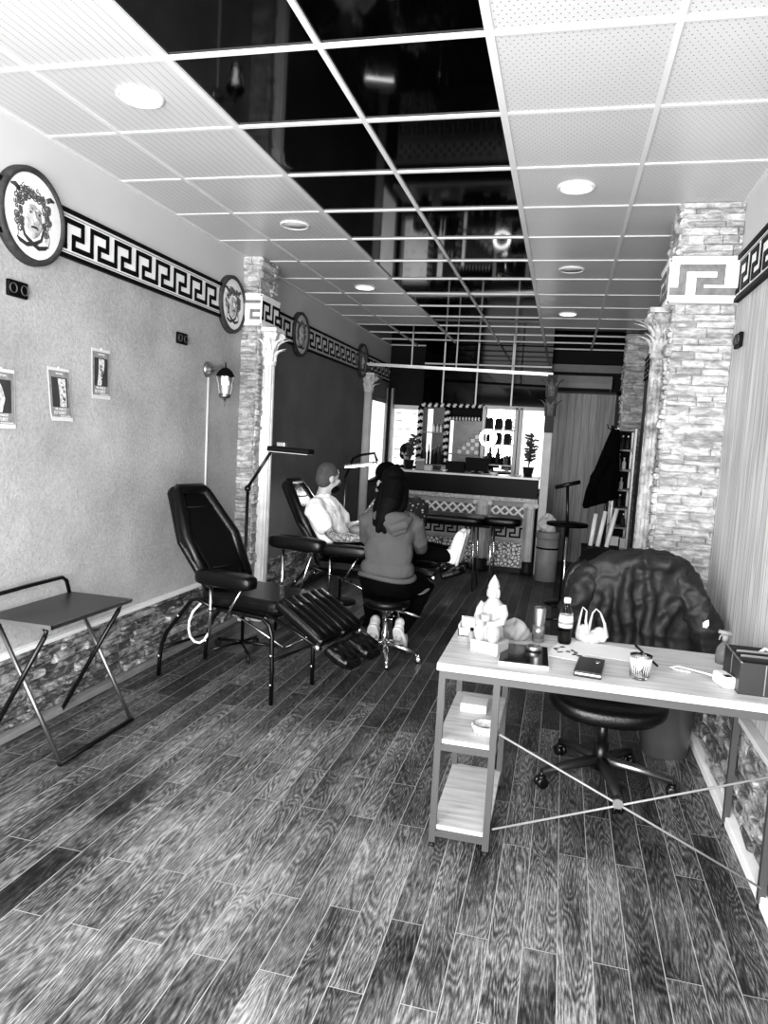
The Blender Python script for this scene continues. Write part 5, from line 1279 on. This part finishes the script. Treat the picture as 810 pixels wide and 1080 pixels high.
b.ell(q(0, .012, .045), (.083, .102, .090), R=Ra); b.ell(q(0, -.115, .035), (.062, .065, .010), R=Ra); skin(b, 'cap', M['blackcloth'], art, .007, 2)
b = Body(); b.ell(q(0, .045, -.02), (.082, .075, .085), R=Ra); skin(b, 'hair', M['hair'], art, .007, 2)
b = Body(); b.ell(q(0, -.062, -.055), (.062, .052, .050), R=Ra); skin(b, 'face_mask', M['blackcloth'], art, .007, 2)
b = Body(); b.ell((0, .03, .92), (.20, .125, .16)); b.ell((0, .05, .75), (.18, .125, .20)); b.cap([(-.02, .02, 1.02), (-.035, -.02, 1.09)], [.09, .066])
for sg in (-1, 1): b.cap([(.14*sg, .03, 1.02), (.185*sg, .0, .985), (.22*sg-.03, -.12, .87), (.19*sg-.05, -.22, .83)], [.066, .070, .060, .052])
def pattern():
    m, t, bb = newmat('patterned_cloth'); co = t.add('TexCoord').outputs['Object']
    n = t.add('TexVoronoi', Vector=co, Scale=26.0).outputs[0]
    t.l.new(t.ramp(n, [(.18, .6), (.3, .012)]), bb.inputs['Base Color']); bb.inputs['Roughness'].default_value = .9; return m
skin(b, 'patterned_top', pattern(), art, .009, 3)
b = Body(); b.ell((0, .05, .56), (.185, .145, .11))
for sg in (-1, 1): b.cap([(.09*sg, .04, .55), (.15*sg, -.16, .545), (.18*sg, -.32, .52), (.16*sg, -.30, .30), (.15*sg, -.28, .12)], [.10, .085, .068, .060, .050])
skin(b, 'trousers', M['blackcloth'], art, .009, 3)
for sg in (-1, 1): shoe((.15*sg, -.27, .005), (.1*sg, -1, 0), (0, 0, 1), art, M['black'], M['dark'])
t = thing('saddle_stool', 'low round black stool under the tattoo artist, hidden behind the woman', 'stool', (ax, ay+.05, 0))
b = MB(); b.lathe([(.001, .40), (.15, .40), (.165, .415), (.15, .455), (.001, .458)], n=32); b.build('seat', M['leather'], t)
b = MB(); b.lathe([(.18, 0), (.18, .02), (.03, .05), (.02, .07), (.02, .40)], n=24); b.build('pedestal', M['chrome'], t)
# person behind the bar: dark hair, only the head shows before the bright window
Rb = rotm(0, 0, .9)
bc = V((0, -.02, 1.395)); b = Body(); head_prims(b, bc, Rb, .95); b.cap([(0, .02, 1.20), (0, .0, 1.33)], [.055, .05])
b.ell((0, .03, 1.09), (.165, .10, .15)); b.ell((0, .03, .93), (.135, .095, .15)); b.ell((0, .03, .76), (.165, .12, .09))
for sg in (-1, 1):
    b.cap([(.14*sg, .03, 1.17), (.18*sg, .03, 1.14), (.21*sg, .02, .98), (.20*sg, -.04, .88), (.12*sg, -.14, .84)], [.048, .05, .042, .036, .026])
    hand_prims(b, (.12*sg, -.14, .84), (-.5*sg, -1, 0), (-sg, .4*sg, 0), (0, 0, 1), .9, .6)
    b.cap([(.09*sg, .02, .74), (.12*sg, -.12, .72), (.12*sg, -.16, .62), (.11*sg, -.10, .32), (.11*sg, -.10, .10)], [.085, .07, .056, .045, .034])
bp = skin(b, 'person', M['skin'], None, .010, 3); bp.location = (-2.09, 9.78, 0); tag(bp, 'dark haired person behind the bar, only the head visible before the bright window', 'person')
face_parts(bc, Rb, bp, .95)
b = Body(); q = lambda x, y, z: bc+Rb @ V((x, y, z)); b.ell(q(0, .022, .036), (.084, .094, .092), R=Rb); b.ell(q(0, .05, -.03), (.076, .06, .07), R=Rb); skin(b, 'hair', M['hair'], bp, .008, 2)
b = Body(); b.ell((0, .03, 1.08), (.19, .12, .16)); b.ell((0, .03, .90), (.17, .12, .18))
for sg in (-1, 1): b.cap([(.14*sg, .03, 1.17), (.185*sg, .03, 1.13), (.215*sg, .02, .98), (.205*sg, -.04, .88)], [.062, .066, .054, .046])
skin(b, 'dark_top', M['blackcloth'], bp, .010, 2)
b = Body(); b.ell((0, .03, .76), (.18, .135, .09))
for sg in (-1, 1): b.cap([(.09*sg, .02, .74), (.12*sg, -.12, .72), (.12*sg, -.16, .62), (.11*sg, -.10, .32), (.11*sg, -.10, .12)], [.098, .085, .068, .056, .044])
skin(b, 'trousers', M['blackcloth'], bp, .010, 2)
for sg in (-1, 1): shoe((.11*sg, -.09, .005), (0, -1, 0), (0, 0, 1), bp, M['black'], M['dark'])
t = thing('bar_stool', 'tall black stool behind the bar under the dark haired person', 'stool', (-2.09, 9.84, 0))
b = MB(); b.lathe([(.001, .60), (.14, .60), (.15, .62), (.14, .655), (.001, .658)], n=30); b.build('seat', M['leather'], t)
b = MB(); b.lathe([(.15, 0), (.15, .02), (.03, .05), (.02, .07), (.02, .60)], n=24); b.build('pedestal', M['chrome'], t)
print('people done')
